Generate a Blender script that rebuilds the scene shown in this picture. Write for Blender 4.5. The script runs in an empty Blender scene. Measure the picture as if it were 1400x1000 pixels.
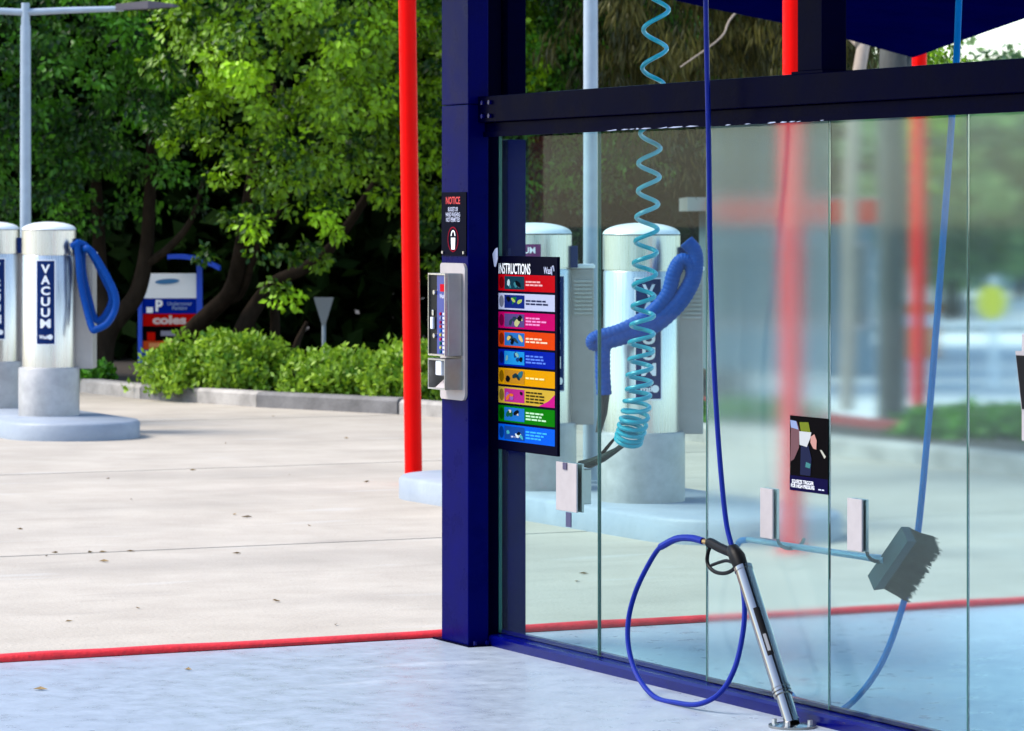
import bpy, bmesh, math, random
from mathutils import Vector, Matrix
random.seed(7)
R = math.radians
sc = bpy.context.scene
col = sc.collection

# ------------------------------------------------------------------ camera, sky, sun, exposure
F = 4900.0 / 1400.0                      # focal length in picture widths
EYE = 1.6
cam_d = bpy.data.cameras.new('camera')
cam_d.sensor_width = 36.0
cam_d.lens = 36.0 * F
cam_d.shift_y = -200.0 / 1400.0
cam_d.clip_start = 0.2
cam_d.clip_end = 2000
cam_d.dof.use_dof = True
cam_d.dof.focus_distance = 12.3
cam_d.dof.aperture_fstop = 10.0
cam = bpy.data.objects.new('camera', cam_d)
cam.location = (0, 0, EYE)
cam.rotation_euler = (R(90), 0, 0)
col.objects.link(cam)
sc.camera = cam

SUN_EL, SUN_AZ = R(50), R(272)           # azimuth clockwise from +Y
world = bpy.data.worlds.new('World')
sc.world = world
world.use_nodes = True
wn = world.node_tree.nodes
wn.clear()
sky = wn.new('ShaderNodeTexSky')
sky.sky_type = 'NISHITA'
sky.sun_disc = False
sky.sun_elevation = SUN_EL
sky.sun_rotation = SUN_AZ
sky.air_density = 1.0
sky.dust_density = 0.7
sky.ozone_density = 1.0
bg = wn.new('ShaderNodeBackground')
bg.inputs['Strength'].default_value = 0.09
wo = wn.new('ShaderNodeOutputWorld')
world.node_tree.links.new(sky.outputs[0], bg.inputs[0])
world.node_tree.links.new(bg.outputs[0], wo.inputs[0])

sun_d = bpy.data.lights.new('sun', 'SUN')
sun_d.energy = 1.5
sun_d.angle = R(32)
sun_d.color = (1.0, 0.92, 0.80)
sun = bpy.data.objects.new('sun', sun_d)
sdir = Vector((math.sin(SUN_AZ) * math.cos(SUN_EL), math.cos(SUN_AZ) * math.cos(SUN_EL), math.sin(SUN_EL)))
sun.rotation_euler = sdir.to_track_quat('Z', 'Y').to_euler()
sun.location = (-8, -8, 20)
col.objects.link(sun)

sc.view_settings.view_transform = 'Standard'
sc.view_settings.look = 'None'
sc.view_settings.gamma = 1
sc.view_settings.use_curve_mapping = False
sc.view_settings.exposure = 2.12
sc.render.engine = 'CYCLES'
sc.cycles.max_bounces = 10
sc.cycles.transparent_max_bounces = 24
sc.cycles.use_denoising = True

# ------------------------------------------------------------------ the wash bay's own frame
UX, UY = 0.4428, -0.8966                 # along the glass wall, towards the viewer
VX, VY = 0.8966, 0.4428                  # across the bay mouth, along the red kerb
OX, OY = -0.164, 13.42                   # foot of the bay column
TH = math.atan2(UY, UX)


def P(a, b, z=0.0):
    return Vector((OX + a * UX + b * VX, OY + a * UY + b * VY, z))


def AB(x, y):
    return ((x - OX) * UX + (y - OY) * UY, (x - OX) * VX + (y - OY) * VY)


def W(px, py, Y):                        # survey: a sighting at a known distance
    return Vector(((px - 700) / 1400 / F * Y, Y, EYE - (py - 300) / 1400 / F * Y))


def G(px, py, z=0.0):                    # survey: a sighting on a level surface
    Y = (EYE - z) * 1400 * F / (py - 300)
    return Vector(((px - 700) / 1400 / F * Y, Y, z))


def B(px, py, b):                        # survey: a sighting on the plane b = const
    t = (px - 700) / 1400 / F
    bx, by = OX + b * VX, OY + b * VY
    a = (t * by - bx) / (UX - t * UY)
    Y = by + a * UY
    return Vector((a, b, EYE - (py - 300) / 1400 / F * Y))


# ------------------------------------------------------------------ materials
def lin(r, g, b):
    f = lambda c: c / 255 / 12.92 if c / 255 <= 0.04045 else ((c / 255 + 0.055) / 1.055) ** 2.4
    return (f(r), f(g), f(b), 1)


def mat(name, c, rough=0.5, metal=0.0, var=0.0, scale=8.0, bump=0.0, bscale=60.0, spec=0.5, rvar=0.0,
        stretch=None, c2=None, coat=0.0):
    m = bpy.data.materials.new(name)
    m.use_nodes = True
    nt = m.node_tree
    p = nt.nodes['Principled BSDF']
    if len(c) == 3:
        c = (*c, 1)
    p.inputs['Base Color'].default_value = c
    p.inputs['Roughness'].default_value = rough
    p.inputs['Metallic'].default_value = metal
    p.inputs['Specular IOR Level'].default_value = spec
    p.inputs['Coat Weight'].default_value = coat
    tc = nt.nodes.new('ShaderNodeTexCoord')
    vec = tc.outputs['Object']
    if stretch:
        mp = nt.nodes.new('ShaderNodeMapping')
        mp.inputs['Scale'].default_value = stretch
        nt.links.new(vec, mp.inputs['Vector'])
        vec = mp.outputs[0]
    if var > 0 or c2 or rvar > 0:
        n = nt.nodes.new('ShaderNodeTexNoise')
        n.inputs['Scale'].default_value = scale
        n.inputs['Detail'].default_value = 6
        n.inputs['Roughness'].default_value = 0.65
        nt.links.new(vec, n.inputs['Vector'])
        if var > 0 or c2:
            r = nt.nodes.new('ShaderNodeValToRGB')
            r.color_ramp.elements[0].position = 0.3
            r.color_ramp.elements[1].position = 0.7
            r.color_ramp.elements[0].color = (*[x * (1 - var) for x in c[:3]], 1)
            r.color_ramp.elements[1].color = c2 if c2 else (*[min(1, x * (1 + var)) for x in c[:3]], 1)
            nt.links.new(n.outputs['Fac'], r.inputs[0])
            nt.links.new(r.outputs[0], p.inputs['Base Color'])
        if rvar > 0:
            mr = nt.nodes.new('ShaderNodeMapRange')
            mr.inputs['From Min'].default_value = 0.3
            mr.inputs['From Max'].default_value = 0.7
            mr.inputs['To Min'].default_value = max(0.02, rough - rvar)
            mr.inputs['To Max'].default_value = min(1, rough + rvar)
            nt.links.new(n.outputs['Fac'], mr.inputs[0])
            nt.links.new(mr.outputs[0], p.inputs['Roughness'])
    if bump > 0:
        n2 = nt.nodes.new('ShaderNodeTexNoise')
        n2.inputs['Scale'].default_value = bscale
        n2.inputs['Detail'].default_value = 4
        nt.links.new(vec, n2.inputs['Vector'])
        bm = nt.nodes.new('ShaderNodeBump')
        bm.inputs['Strength'].default_value = bump
        bm.inputs['Distance'].default_value = 0.01
        nt.links.new(n2.outputs['Fac'], bm.inputs['Height'])
        nt.links.new(bm.outputs[0], p.inputs['Normal'])
    return m


def leaf_mat(name, c1, c2, trans=0.35, rough=0.45, spec=0.3):
    m = bpy.data.materials.new(name)
    m.use_nodes = True
    nt = m.node_tree
    p = nt.nodes['Principled BSDF']
    out = nt.nodes['Material Output']
    at = nt.nodes.new('ShaderNodeAttribute')
    at.attribute_name = 'tone'
    r = nt.nodes.new('ShaderNodeValToRGB')
    r.color_ramp.elements[0].color = (*c1, 1)
    r.color_ramp.elements[1].color = (*c2, 1)
    nt.links.new(at.outputs['Fac'], r.inputs[0])
    nt.links.new(r.outputs[0], p.inputs['Base Color'])
    p.inputs['Roughness'].default_value = rough
    p.inputs['Specular IOR Level'].default_value = spec
    t = nt.nodes.new('ShaderNodeBsdfTranslucent')
    nt.links.new(r.outputs[0], t.inputs['Color'])
    mx = nt.nodes.new('ShaderNodeMixShader')
    mx.inputs[0].default_value = trans
    nt.links.new(p.outputs[0], mx.inputs[1])
    nt.links.new(t.outputs[0], mx.inputs[2])
    nt.links.new(mx.outputs[0], out.inputs['Surface'])
    return m


def clear_glass(name, tint, film=0.0, fcol=(0.6, 0.72, 0.72, 1), ior=1.5):
    """clean architectural glass: tinted see-through, mirror by angle, a thin dry-soap film"""
    m = bpy.data.materials.new(name)
    m.use_nodes = True
    nt = m.node_tree
    for n in list(nt.nodes):
        if n.type != 'OUTPUT_MATERIAL':
            nt.nodes.remove(n)
    out = nt.nodes['Material Output']
    tr = nt.nodes.new('ShaderNodeBsdfTransparent')
    tr.inputs['Color'].default_value = (*tint, 1)
    gl = nt.nodes.new('ShaderNodeBsdfGlossy')
    gl.inputs['Roughness'].default_value = 0.01
    fr = nt.nodes.new('ShaderNodeFresnel')
    fr.inputs['IOR'].default_value = ior
    ge = nt.nodes.new('ShaderNodeNewGeometry')      # both faces' mirror share is given to the outer face a ray meets first
    iv = nt.nodes.new('ShaderNodeMath')
    iv.operation = 'SUBTRACT'
    iv.inputs[0].default_value = 1.0
    nt.links.new(ge.outputs['Backfacing'], iv.inputs[1])
    mu = nt.nodes.new('ShaderNodeMath')
    mu.operation = 'MULTIPLY'
    nt.links.new(fr.outputs[0], mu.inputs[0])
    nt.links.new(iv.outputs[0], mu.inputs[1])
    m15 = nt.nodes.new('ShaderNodeMath')
    m15.operation = 'MULTIPLY'
    m15.inputs[1].default_value = 0.27
    nt.links.new(mu.outputs[0], m15.inputs[0])
    mx = nt.nodes.new('ShaderNodeMixShader')
    nt.links.new(m15.outputs[0], mx.inputs[0])
    nt.links.new(tr.outputs[0], mx.inputs[1])
    nt.links.new(gl.outputs[0], mx.inputs[2])
    last = mx
    if film > 0:
        df = nt.nodes.new('ShaderNodeBsdfDiffuse')
        df.inputs['Color'].default_value = fcol
        m2 = nt.nodes.new('ShaderNodeMixShader')
        n = film_noise(nt, film)
        nt.links.new(n, m2.inputs[0])
        nt.links.new(last.outputs[0], m2.inputs[1])
        nt.links.new(df.outputs[0], m2.inputs[2])
        last = m2
    nt.links.new(last.outputs[0], out.inputs['Surface'])
    return m


def film_noise(nt, film):
    tc = nt.nodes.new('ShaderNodeTexCoord')
    mp = nt.nodes.new('ShaderNodeMapping')
    mp.inputs['Scale'].default_value = (7, 7, 0.45)
    nt.links.new(tc.outputs['Object'], mp.inputs['Vector'])
    n = nt.nodes.new('ShaderNodeTexNoise')
    n.inputs['Scale'].default_value = 2.0
    n.inputs['Detail'].default_value = 7
    nt.links.new(mp.outputs[0], n.inputs['Vector'])
    mr = nt.nodes.new('ShaderNodeMapRange')
    mr.inputs['From Min'].default_value = 0.3
    mr.inputs['From Max'].default_value = 0.75
    mr.inputs['To Min'].default_value = film * 0.85
    mr.inputs['To Max'].default_value = film * 1.18
    nt.links.new(n.outputs['Fac'], mr.inputs[0])
    return mr.outputs[0]


def misted_glass(name, tint, rough, film, ior=1.5, fcol=(0.72, 0.92, 0.92, 1)):
    """soap-filmed glass that scatters what lies far behind it"""
    m = bpy.data.materials.new(name)
    m.use_nodes = True
    nt = m.node_tree
    for n in list(nt.nodes):
        if n.type != 'OUTPUT_MATERIAL':
            nt.nodes.remove(n)
    out = nt.nodes['Material Output']
    rf = nt.nodes.new('ShaderNodeBsdfRefraction')
    rf.inputs['Color'].default_value = (*tint, 1)
    rf.inputs['Roughness'].default_value = rough
    rf.inputs['IOR'].default_value = 1.45
    gl = nt.nodes.new('ShaderNodeBsdfGlossy')
    gl.inputs['Roughness'].default_value = 0.04
    fr = nt.nodes.new('ShaderNodeFresnel')
    fr.inputs['IOR'].default_value = ior
    mx = nt.nodes.new('ShaderNodeMixShader')
    m6 = nt.nodes.new('ShaderNodeMath')
    m6.operation = 'MULTIPLY'
    m6.inputs[1].default_value = 0.38
    nt.links.new(fr.outputs[0], m6.inputs[0])
    nt.links.new(m6.outputs[0], mx.inputs[0])
    nt.links.new(rf.outputs[0], mx.inputs[1])
    nt.links.new(gl.outputs[0], mx.inputs[2])
    d1 = nt.nodes.new('ShaderNodeBsdfDiffuse')
    d1.inputs['Color'].default_value = fcol
    d2 = nt.nodes.new('ShaderNodeBsdfTranslucent')
    d2.inputs['Color'].default_value = fcol
    df = nt.nodes.new('ShaderNodeMixShader')
    df.inputs[0].default_value = 0.6
    nt.links.new(d1.outputs[0], df.inputs[1])
    nt.links.new(d2.outputs[0], df.inputs[2])
    m2 = nt.nodes.new('ShaderNodeMixShader')
    nt.links.new(film_noise(nt, film), m2.inputs[0])
    nt.links.new(mx.outputs[0], m2.inputs[1])
    nt.links.new(df.outputs[0], m2.inputs[2])
    nt.links.new(m2.outputs[0], out.inputs['Surface'])
    return m


M = {}
M['navy'] = mat('navy_shaded', (0.0, 0.0001, 0.010), 0.3, var=0.2, scale=6, bump=0.03, bscale=40, spec=0.006, rvar=0.08)  # same navy as the posts, darkened for the shade on beam and channel
M['navy_lit'] = mat('navy_lit_paint', (0.0, 0.0006, 0.062), 0.3, var=0.2, scale=6, bump=0.03, bscale=40, spec=0.02, rvar=0.08)  # lit copy of the navy: light on the posts put into the colour
M['navy_gloss'] = mat('navy_gloss_lit', (0.0, 0.0008, 0.075), 0.2, var=0.15, scale=10, spec=0.16, rvar=0.08)  # glossier navy, light off the floor put into its brighter blue
M['red'] = mat('red_paint', (0.72, 0.0015, 0.001), 0.4, var=0.08, scale=3, spec=0.06)
M['red_kerb'] = mat('red_kerb_paint', (0.58, 0.012, 0.018), 0.55, var=0.25, scale=14, bump=0.3, bscale=60)
M['red_dull'] = mat('faded_red_kerb', (0.22, 0.03, 0.03), 0.7, var=0.25, scale=6)
M['steel'] = mat('brushed_stainless', (0.56, 0.545, 0.53), 0.3, 1.0, var=0.1, scale=5, rvar=0.07, stretch=(30, 30, 0.6))
M['steel_dark'] = mat('dull_stainless', (0.42, 0.41, 0.40), 0.45, 1.0, var=0.15, scale=7, rvar=0.1)
M['plate'] = mat('pale_metal_plate', (0.36, 0.32, 0.325), 0.5, 0.2, var=0.06, scale=20)
M['chrome'] = mat('polished_steel', (0.27, 0.26, 0.255), 0.12, 1.0, rvar=0.04, scale=30, stretch=(1, 1, 8))
M['galv'] = mat('galvanised_pole', (0.27, 0.33, 0.40), 0.45, 0.2, var=0.1, scale=9, bump=0.05)
M['lamp'] = mat('lamp_housing', (0.05, 0.042, 0.05), 0.4)
M['drum'] = mat('grey_drum_base', (0.36, 0.35, 0.35), 0.5, 0.35, var=0.25, scale=6, rvar=0.12)
M['cabinet'] = mat('beige_grey_cabinet', (0.36, 0.33, 0.31), 0.5, 0.2, var=0.08, scale=6)
M['dome'] = mat('white_dome', (0.74, 0.77, 0.77), 0.3, 0.2)
M['sign_blue'] = mat('sign_navy', (0.003, 0.018, 0.10), 0.45, spec=0.08)
M['white'] = mat('white_print', (0.82, 0.82, 0.84), 0.5)
M['paleprint'] = mat('pale_blue_print', (0.45, 0.47, 0.62), 0.5)
M['redprint'] = mat('red_print', (0.55, 0.008, 0.01), 0.5)
M['purple'] = mat('purple_print', (0.12, 0.006, 0.10), 0.45)
M['board'] = mat('sign_board_dark', (0.0008, 0.0009, 0.008), 0.4, spec=0.01)
M['black'] = mat('black_plastic', (0.003, 0.003, 0.004), 0.45, spec=0.1)
M['rubber'] = mat('black_rubber', (0.008, 0.008, 0.008), 0.6)
M['hose_blue'] = mat('blue_hose', (0.0, 0.010, 0.19), 0.4, var=0.1, scale=20, spec=0.15)
M['hose_vac'] = mat('vacuum_hose_blue', (0.001, 0.048, 0.25), 0.5, var=0.1, scale=20, spec=0.1)
M['hose_far'] = mat('mid_blue_hose', (0.0, 0.13, 0.38), 0.5, var=0.1, scale=20, spec=0.02)
M['coil'] = mat('teal_hose', (0.008, 0.34, 0.44), 0.28, var=0.1, scale=20)
M['brass'] = mat('brass', (0.42, 0.24, 0.08), 0.3, 1.0)
M['canopy'] = mat('blue_shade_cloth', (0.0002, 0.0008, 0.05), 0.95, var=0.2, scale=3, bump=0.15, bscale=12, spec=0.0)
M['floor'] = mat('pale_blue_floor_paint', (0.27, 0.31, 0.375), 0.33, var=0.04, scale=9, bump=0.03, bscale=60, rvar=0.1, c2=(0.29, 0.333, 0.395, 1))
M['island'] = mat('pale_blue_kerb_paint', (0.24, 0.275, 0.325), 0.55, var=0.08, scale=5, bump=0.2, bscale=30)
M['concrete'] = mat('pale_concrete', (0.345, 0.303, 0.252), 0.85, var=0.1, scale=1.6, bump=0.35, bscale=50, c2=(0.405, 0.362, 0.306, 1))
M['concrete2'] = mat('bleached_concrete', (0.58, 0.57, 0.55), 0.85, var=0.08, scale=0.8, bump=0.2, bscale=30)
M['joint'] = mat('dark_joint', (0.05, 0.045, 0.035), 0.9)
M['kerb'] = mat('weathered_kerb', (0.30, 0.28, 0.26), 0.85, var=0.35, scale=4, bump=0.4, bscale=40)
M['kerb_dark'] = mat('mossy_dark_kerb', (0.13, 0.125, 0.125), 0.85, var=0.4, scale=4, bump=0.4, bscale=40)
M['soil'] = mat('dry_soil', (0.035, 0.026, 0.018), 0.95, var=0.4, scale=3, bump=0.6, bscale=20)
M['grass'] = mat('grass_ground', (0.06, 0.09, 0.03), 0.95, var=0.4, scale=0.4, bump=0.5, bscale=8)
M['asphalt'] = mat('asphalt', (0.06, 0.06, 0.06), 0.9, var=0.2, scale=2)
M['bark'] = mat('dark_bark', (0.024, 0.017, 0.012), 0.9, var=0.45, spec=0.05, scale=9, bump=0.7, bscale=25, stretch=(1, 1, 0.35))
M['palebark'] = mat('pale_bark', (0.27, 0.22, 0.18), 0.9, var=0.2, scale=8, bump=0.4, bscale=20, stretch=(1, 1, 0.3))
M['greybark'] = mat('grey_bark', (0.045, 0.048, 0.045), 0.9, var=0.3, scale=8, bump=0.5, bscale=20, stretch=(1, 1, 0.3))
M['leaf_bright'] = leaf_mat('bright_leaves', (0.006, 0.04, 0.002), (0.34, 0.62, 0.010), 0.22)
M['leaf_mid'] = leaf_mat('mid_leaves', (0.004, 0.028, 0.002), (0.11, 0.36, 0.012), 0.22)
M['leaf_shaded'] = leaf_mat('shade_darkened_leaves', (0.003, 0.009, 0.002), (0.014, 0.035, 0.004), 0.15, 0.7, 0.05)  # shade under the crowns put into the leaf colour
M['leaf_hedge'] = leaf_mat('ground_cover_leaves', (0.06, 0.17, 0.006), (0.30, 0.46, 0.03))
M['leaf_droop'] = leaf_mat('drooping_leaves', (0.02, 0.025, 0.004), (0.17, 0.15, 0.03))
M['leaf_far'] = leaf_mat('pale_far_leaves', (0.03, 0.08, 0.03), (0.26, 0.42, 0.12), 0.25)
M['leaf_dry'] = mat('dry_leaf', (0.20, 0.13, 0.05), 0.8, var=0.3, scale=30)
M['glass_clear'] = clear_glass('clear_glass', (0.80, 0.93, 0.92), 0.008)
M['glass_mist'] = misted_glass('soap_filmed_glass', (0.83, 0.965, 0.955), 0.066, 0.09)
M['glass_mist2'] = misted_glass('lightly_filmed_glass', (0.81, 0.955, 0.965), 0.042, 0.028)
M['glass_edge'] = mat('green_glass_edge', (0.01, 0.075, 0.065), 0.2)
M['cardslot'] = mat('pale_card_reader', (0.62, 0.64, 0.70), 0.4)
M['panel_blue'] = mat('button_panel_blue', (0.006, 0.02, 0.20), 0.3)
M['bristle'] = mat('faded_bristles', (0.03, 0.035, 0.028), 0.95, spec=0.1, var=0.4, scale=40)
M['broomblock'] = mat('grey_teal_broom_block', (0.012, 0.035, 0.045), 0.5)
M['broompole'] = mat('grey_blue_handle', (0.16, 0.27, 0.36), 0.35, 0.3)
M['pylon'] = mat('pylon_blue', (0.004, 0.06, 0.55), 0.4)
M['yellow'] = mat('yellow_sign', (0.92, 0.80, 0.03), 0.5)
M['wallgrey'] = mat('grey_render', (0.30, 0.30, 0.30), 0.85, var=0.1, scale=1)
M['wallblue'] = mat('blue_grey_cladding', (0.16, 0.24, 0.30), 0.7, var=0.1, scale=1)
M['rooftin'] = mat('tin_roof', (0.42, 0.45, 0.48), 0.5, 0.3)
M['window'] = mat('dark_window', (0.02, 0.03, 0.035), 0.12)
M['orange'] = mat('orange_plastic', (0.75, 0.22, 0.02), 0.5)
M['car_blue'] = mat('blue_car_paint', (0.04, 0.16, 0.5), 0.25, coat=0.6)
M['car_silver'] = mat('silver_car_paint', (0.55, 0.57, 0.6), 0.25, 0.5, coat=0.6)
M['roofsteel'] = mat('shading_eave_steel', (0.03, 0.035, 0.06), 0.6, 0.2)


def weather(m, stain, speck, scuff, sv=(1, 1, 1)):
    """broad stains, pin-head specks and pale scuffs over a ground material's own colour"""
    nt = m.node_tree
    p = nt.nodes['Principled BSDF']
    src = p.inputs['Base Color'].links[0].from_socket
    tc = nt.nodes.new('ShaderNodeTexCoord')

    def noise(scale, vec, detail=5, lo=0.5, hi=0.7):
        mp = nt.nodes.new('ShaderNodeMapping')
        mp.inputs['Scale'].default_value = vec
        nt.links.new(tc.outputs['Object'], mp.inputs['Vector'])
        n = nt.nodes.new('ShaderNodeTexNoise')
        n.inputs['Scale'].default_value = scale
        n.inputs['Detail'].default_value = detail
        nt.links.new(mp.outputs[0], n.inputs['Vector'])
        r = nt.nodes.new('ShaderNodeMapRange')
        r.inputs['From Min'].default_value = lo
        r.inputs['From Max'].default_value = hi
        nt.links.new(n.outputs['Fac'], r.inputs[0])
        return r.outputs[0]

    def mixin(src, fac, amount, c):
        mu = nt.nodes.new('ShaderNodeMath')
        mu.operation = 'MULTIPLY'
        mu.inputs[1].default_value = amount
        nt.links.new(fac, mu.inputs[0])
        mx = nt.nodes.new('ShaderNodeMix')
        mx.data_type = 'RGBA'
        nt.links.new(mu.outputs[0], mx.inputs[0])
        nt.links.new(src, mx.inputs[6])
        mx.inputs[7].default_value = (*c, 1)
        return mx.outputs[2]
    src = mixin(src, noise(0.7, sv, 8, 0.48, 0.72), stain[0], stain[1])
    src = mixin(src, noise(5.0, (1, 0.25, 1), 6, 0.58, 0.75), stain[0] * 0.7, stain[1])
    src = mixin(src, noise(55.0, (1, 1, 1), 2, 0.69, 0.75), speck[0], speck[1])
    src = mixin(src, noise(2.2, (1.6, 0.35, 1), 10, 0.62, 0.70), scuff[0], scuff[1])
    nt.links.new(src, p.inputs['Base Color'])


weather(M['concrete'], (0.42, (0.20, 0.18, 0.155)), (0.6, (0.09, 0.075, 0.06)), (0.35, (0.43, 0.42, 0.40)), (1, 0.3, 1))
weather(M['floor'], (0.14, (0.20, 0.24, 0.31)), (0.55, (0.10, 0.13, 0.18)), (0.45, (0.42, 0.46, 0.52)), (1.5, 0.4, 1))
weather(M['island'], (0.35, (0.16, 0.20, 0.27)), (0.5, (0.10, 0.11, 0.12)), (0.4, (0.30, 0.34, 0.40)), (2, 2, 6))
weather(M['red_kerb'], (0.4, (0.30, 0.02, 0.025)), (0.5, (0.12, 0.02, 0.02)), (0.35, (0.55, 0.22, 0.20)))


def flat(r, g, b, rough=0.4):
    k = 'flat_%d_%d_%d' % (r, g, b)
    if k not in M:
        M[k] = mat(k, tuple(0.6 * v for v in lin(r, g, b)[:3]), rough, spec=0.01)
    return M[k]


# ------------------------------------------------------------------ mesh helpers
class MB:
    def __init__(self):
        self.v, self.f, self.tone = [], [], []

    def add(self, vs, fs):
        n = len(self.v)
        self.v += [Vector(x) for x in vs]
        self.f += [[i + n for i in q] for q in fs]
        return self

    def box(self, x0, x1, y0, y1, z0, z1, bev=0.0):
        if bev <= 0:
            vs = [(x, y, z) for z in (z0, z1) for y in (y0, y1) for x in (x0, x1)]
            fs = [(0, 2, 3, 1), (4, 5, 7, 6), (0, 1, 5, 4), (2, 6, 7, 3), (0, 4, 6, 2), (1, 3, 7, 5)]
            return self.add(vs, fs)
        bm = bmesh.new()
        bmesh.ops.create_cube(bm, size=1)
        for q in bm.verts:
            q.co = Vector(((x0 + x1) / 2 + q.co.x * (x1 - x0), (y0 + y1) / 2 + q.co.y * (y1 - y0), (z0 + z1) / 2 + q.co.z * (z1 - z0)))
        bmesh.ops.bevel(bm, geom=bm.edges[:], offset=bev, segments=2, affect='EDGES', profile=0.5)
        return self.bm(bm)

    def bm(self, bm):
        bm.verts.index_update()
        self.add([q.co.copy() for q in bm.verts], [[w.index for w in fc.verts] for fc in bm.faces])
        bm.free()
        return self

    def prism(self, pts, axis, d0, d1):
        """polygon extruded along axis: 'x': pts=(y,z), 'y': pts=(x,z), 'z': pts=(x,y)"""
        n = len(pts)

        def mk(p, d):
            return {'x': (d, p[0], p[1]), 'y': (p[0], d, p[1]), 'z': (p[0], p[1], d)}[axis]
        vs = [mk(p, d0) for p in pts] + [mk(p, d1) for p in pts]
        fs = [list(range(n))[::-1], list(range(n, 2 * n))] + [[i, (i + 1) % n, (i + 1) % n + n, i + n] for i in range(n)]
        return self.add(vs, fs)

    def cyl(self, p0, p1, r0, r1=None, n=20, caps=True):
        r1 = r0 if r1 is None else r1
        return self.tube([p0, p1], [r0, r1], n, caps)

    def tube(self, pts, r, n=10, caps=True):
        pts = [Vector(p) for p in pts]
        rs = r if isinstance(r, (list, tuple)) else [r] * len(pts)
        t0 = (pts[1] - pts[0]).normalized()
        ref = Vector((0, 0, 1)) if abs(t0.z) < 0.9 else Vector((1, 0, 0))
        nrm = t0.cross(ref).normalized()
        vs, fs = [], []
        for i, p in enumerate(pts):
            t = (pts[min(i + 1, len(pts) - 1)] - pts[max(i - 1, 0)]).normalized()
            nrm = (nrm - t * nrm.dot(t)).normalized()
            bn = t.cross(nrm)
            for k in range(n):
                w = 2 * math.pi * k / n
                vs.append(p + (nrm * math.cos(w) + bn * math.sin(w)) * rs[i])
        for i in range(len(pts) - 1):
            for k in range(n):
                k2 = (k + 1) % n
                fs.append([i * n + k, i * n + k2, (i + 1) * n + k2, (i + 1) * n + k])
        if caps:
            fs.append(list(range(n))[::-1])
            fs.append([(len(pts) - 1) * n + k for k in range(n)])
        return self.add(vs, fs)

    def lathe(self, prof, n=40, cx=0.0, cy=0.0):
        vs, fs = [], []
        for r, z in prof:
            for k in range(n):
                w = 2 * math.pi * k / n
                vs.append((cx + r * math.cos(w), cy + r * math.sin(w), z))
        for i in range(len(prof) - 1):
            for k in range(n):
                k2 = (k + 1) % n
                fs.append([i * n + k, i * n + k2, (i + 1) * n + k2, (i + 1) * n + k])
        fs.append(list(range(n))[::-1])
        fs.append([(len(prof) - 1) * n + k for k in range(n)])
        return self.add(vs, fs)

    def quad(self, a, b, c, d):
        return self.add([a, b, c, d], [(0, 1, 2, 3)])

    def shift(self, d):
        d = Vector(d)
        for i, q in enumerate(self.v):
            self.v[i] = q + d
        return self

    def build(self, name, m, parent=None, smooth=False, angle=35):
        me = bpy.data.meshes.new(name)
        me.from_pydata([tuple(q) for q in self.v], [], self.f)
        if self.tone:
            at = me.attributes.new('tone', 'FLOAT', 'FACE')
            at.data.foreach_set('value', self.tone)
        me.materials.append(M[m] if isinstance(m, str) else m)
        if smooth:
            me.shade_smooth()
            try:
                me.set_sharp_from_angle(angle=R(angle))
            except Exception:
                pass
        me.update()
        return link(name, me, parent)


def link(name, me, parent=None):
    o = bpy.data.objects.new(name, me)
    col.objects.link(o)
    if parent is not None:
        o.parent = parent
    return o


def tag(o, label, cat, group=None):
    o['label'] = label
    o['category'] = cat
    if group:
        o['group'] = group
    return o


def struct(o):
    o['kind'] = 'structure'
    return o


def thing(name, loc, rz, label, cat, group=None):
    o = bpy.data.objects.new(name, None)
    o.empty_display_size = 0.1
    col.objects.link(o)
    o.location = loc
    o.rotation_euler = (0, 0, rz)
    return tag(o, label, cat, group)


def bay(name, a, b, z, label, cat, group=None):
    return thing(name, P(a, b, z), TH, label, cat, group)


def kids(o):
    return [c for c in bpy.data.objects if c.parent == o]


def copy_tree(o, parent=None):
    c = o.copy()
    col.objects.link(c)
    if parent is not None:
        c.parent = parent
    for ch in kids(o):
        copy_tree(ch, c)
    return c


def catmull(pts, k=8):
    pts = [Vector(p) for p in pts]
    q = [pts[0] * 2 - pts[1]] + pts + [pts[-1] * 2 - pts[-2]]
    out = []
    for i in range(1, len(q) - 2):
        a, b, c, d = q[i - 1], q[i], q[i + 1], q[i + 2]
        for j in range(k):
            t = j / k
            out.append(0.5 * ((2 * b) + (c - a) * t + (2 * a - 5 * b + 4 * c - d) * t * t + (3 * b - a - 3 * c + d) * t ** 3))
    out.append(pts[-1])
    return out


def text_mb(s, w, h, bold=0.0, ext=0.0006):
    """outline lettering as a mesh, fitted to a w x h box centred on the origin in x/y"""
    cu = bpy.data.curves.new('lettering', 'FONT')
    cu.body = s
    cu.align_x = 'CENTER'
    cu.size = 1.0
    cu.offset = bold
    cu.extrude = 0.0
    cu.resolution_u = 3
    cu.space_line = 0.85
    ob = bpy.data.objects.new('lettering', cu)
    col.objects.link(ob)
    dg = bpy.context.evaluated_depsgraph_get()
    me = bpy.data.meshes.new_from_object(ob.evaluated_get(dg))
    bpy.data.objects.remove(ob)
    vs = [q.co.copy() for q in me.vertices]
    fs = [list(p.vertices) for p in me.polygons]
    bpy.data.meshes.remove(me)
    x0, x1 = min(q.x for q in vs), max(q.x for q in vs)
    y0, y1 = min(q.y for q in vs), max(q.y for q in vs)
    sx = w / (x1 - x0)
    sy = h / (y1 - y0)
    mb = MB()
    mb.add([((q.x - (x0 + x1) / 2) * sx, (q.y - (y0 + y1) / 2) * sy, 0) for q in vs], fs)
    return mb


def on_wall(mb, x, z, y):
    """flat print (x right, y up) onto a face whose normal is local -y, centred at (x, z)"""
    mb.v = [Vector((x + q.x, y - q.z, z + q.y)) for q in mb.v]
    return mb


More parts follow.
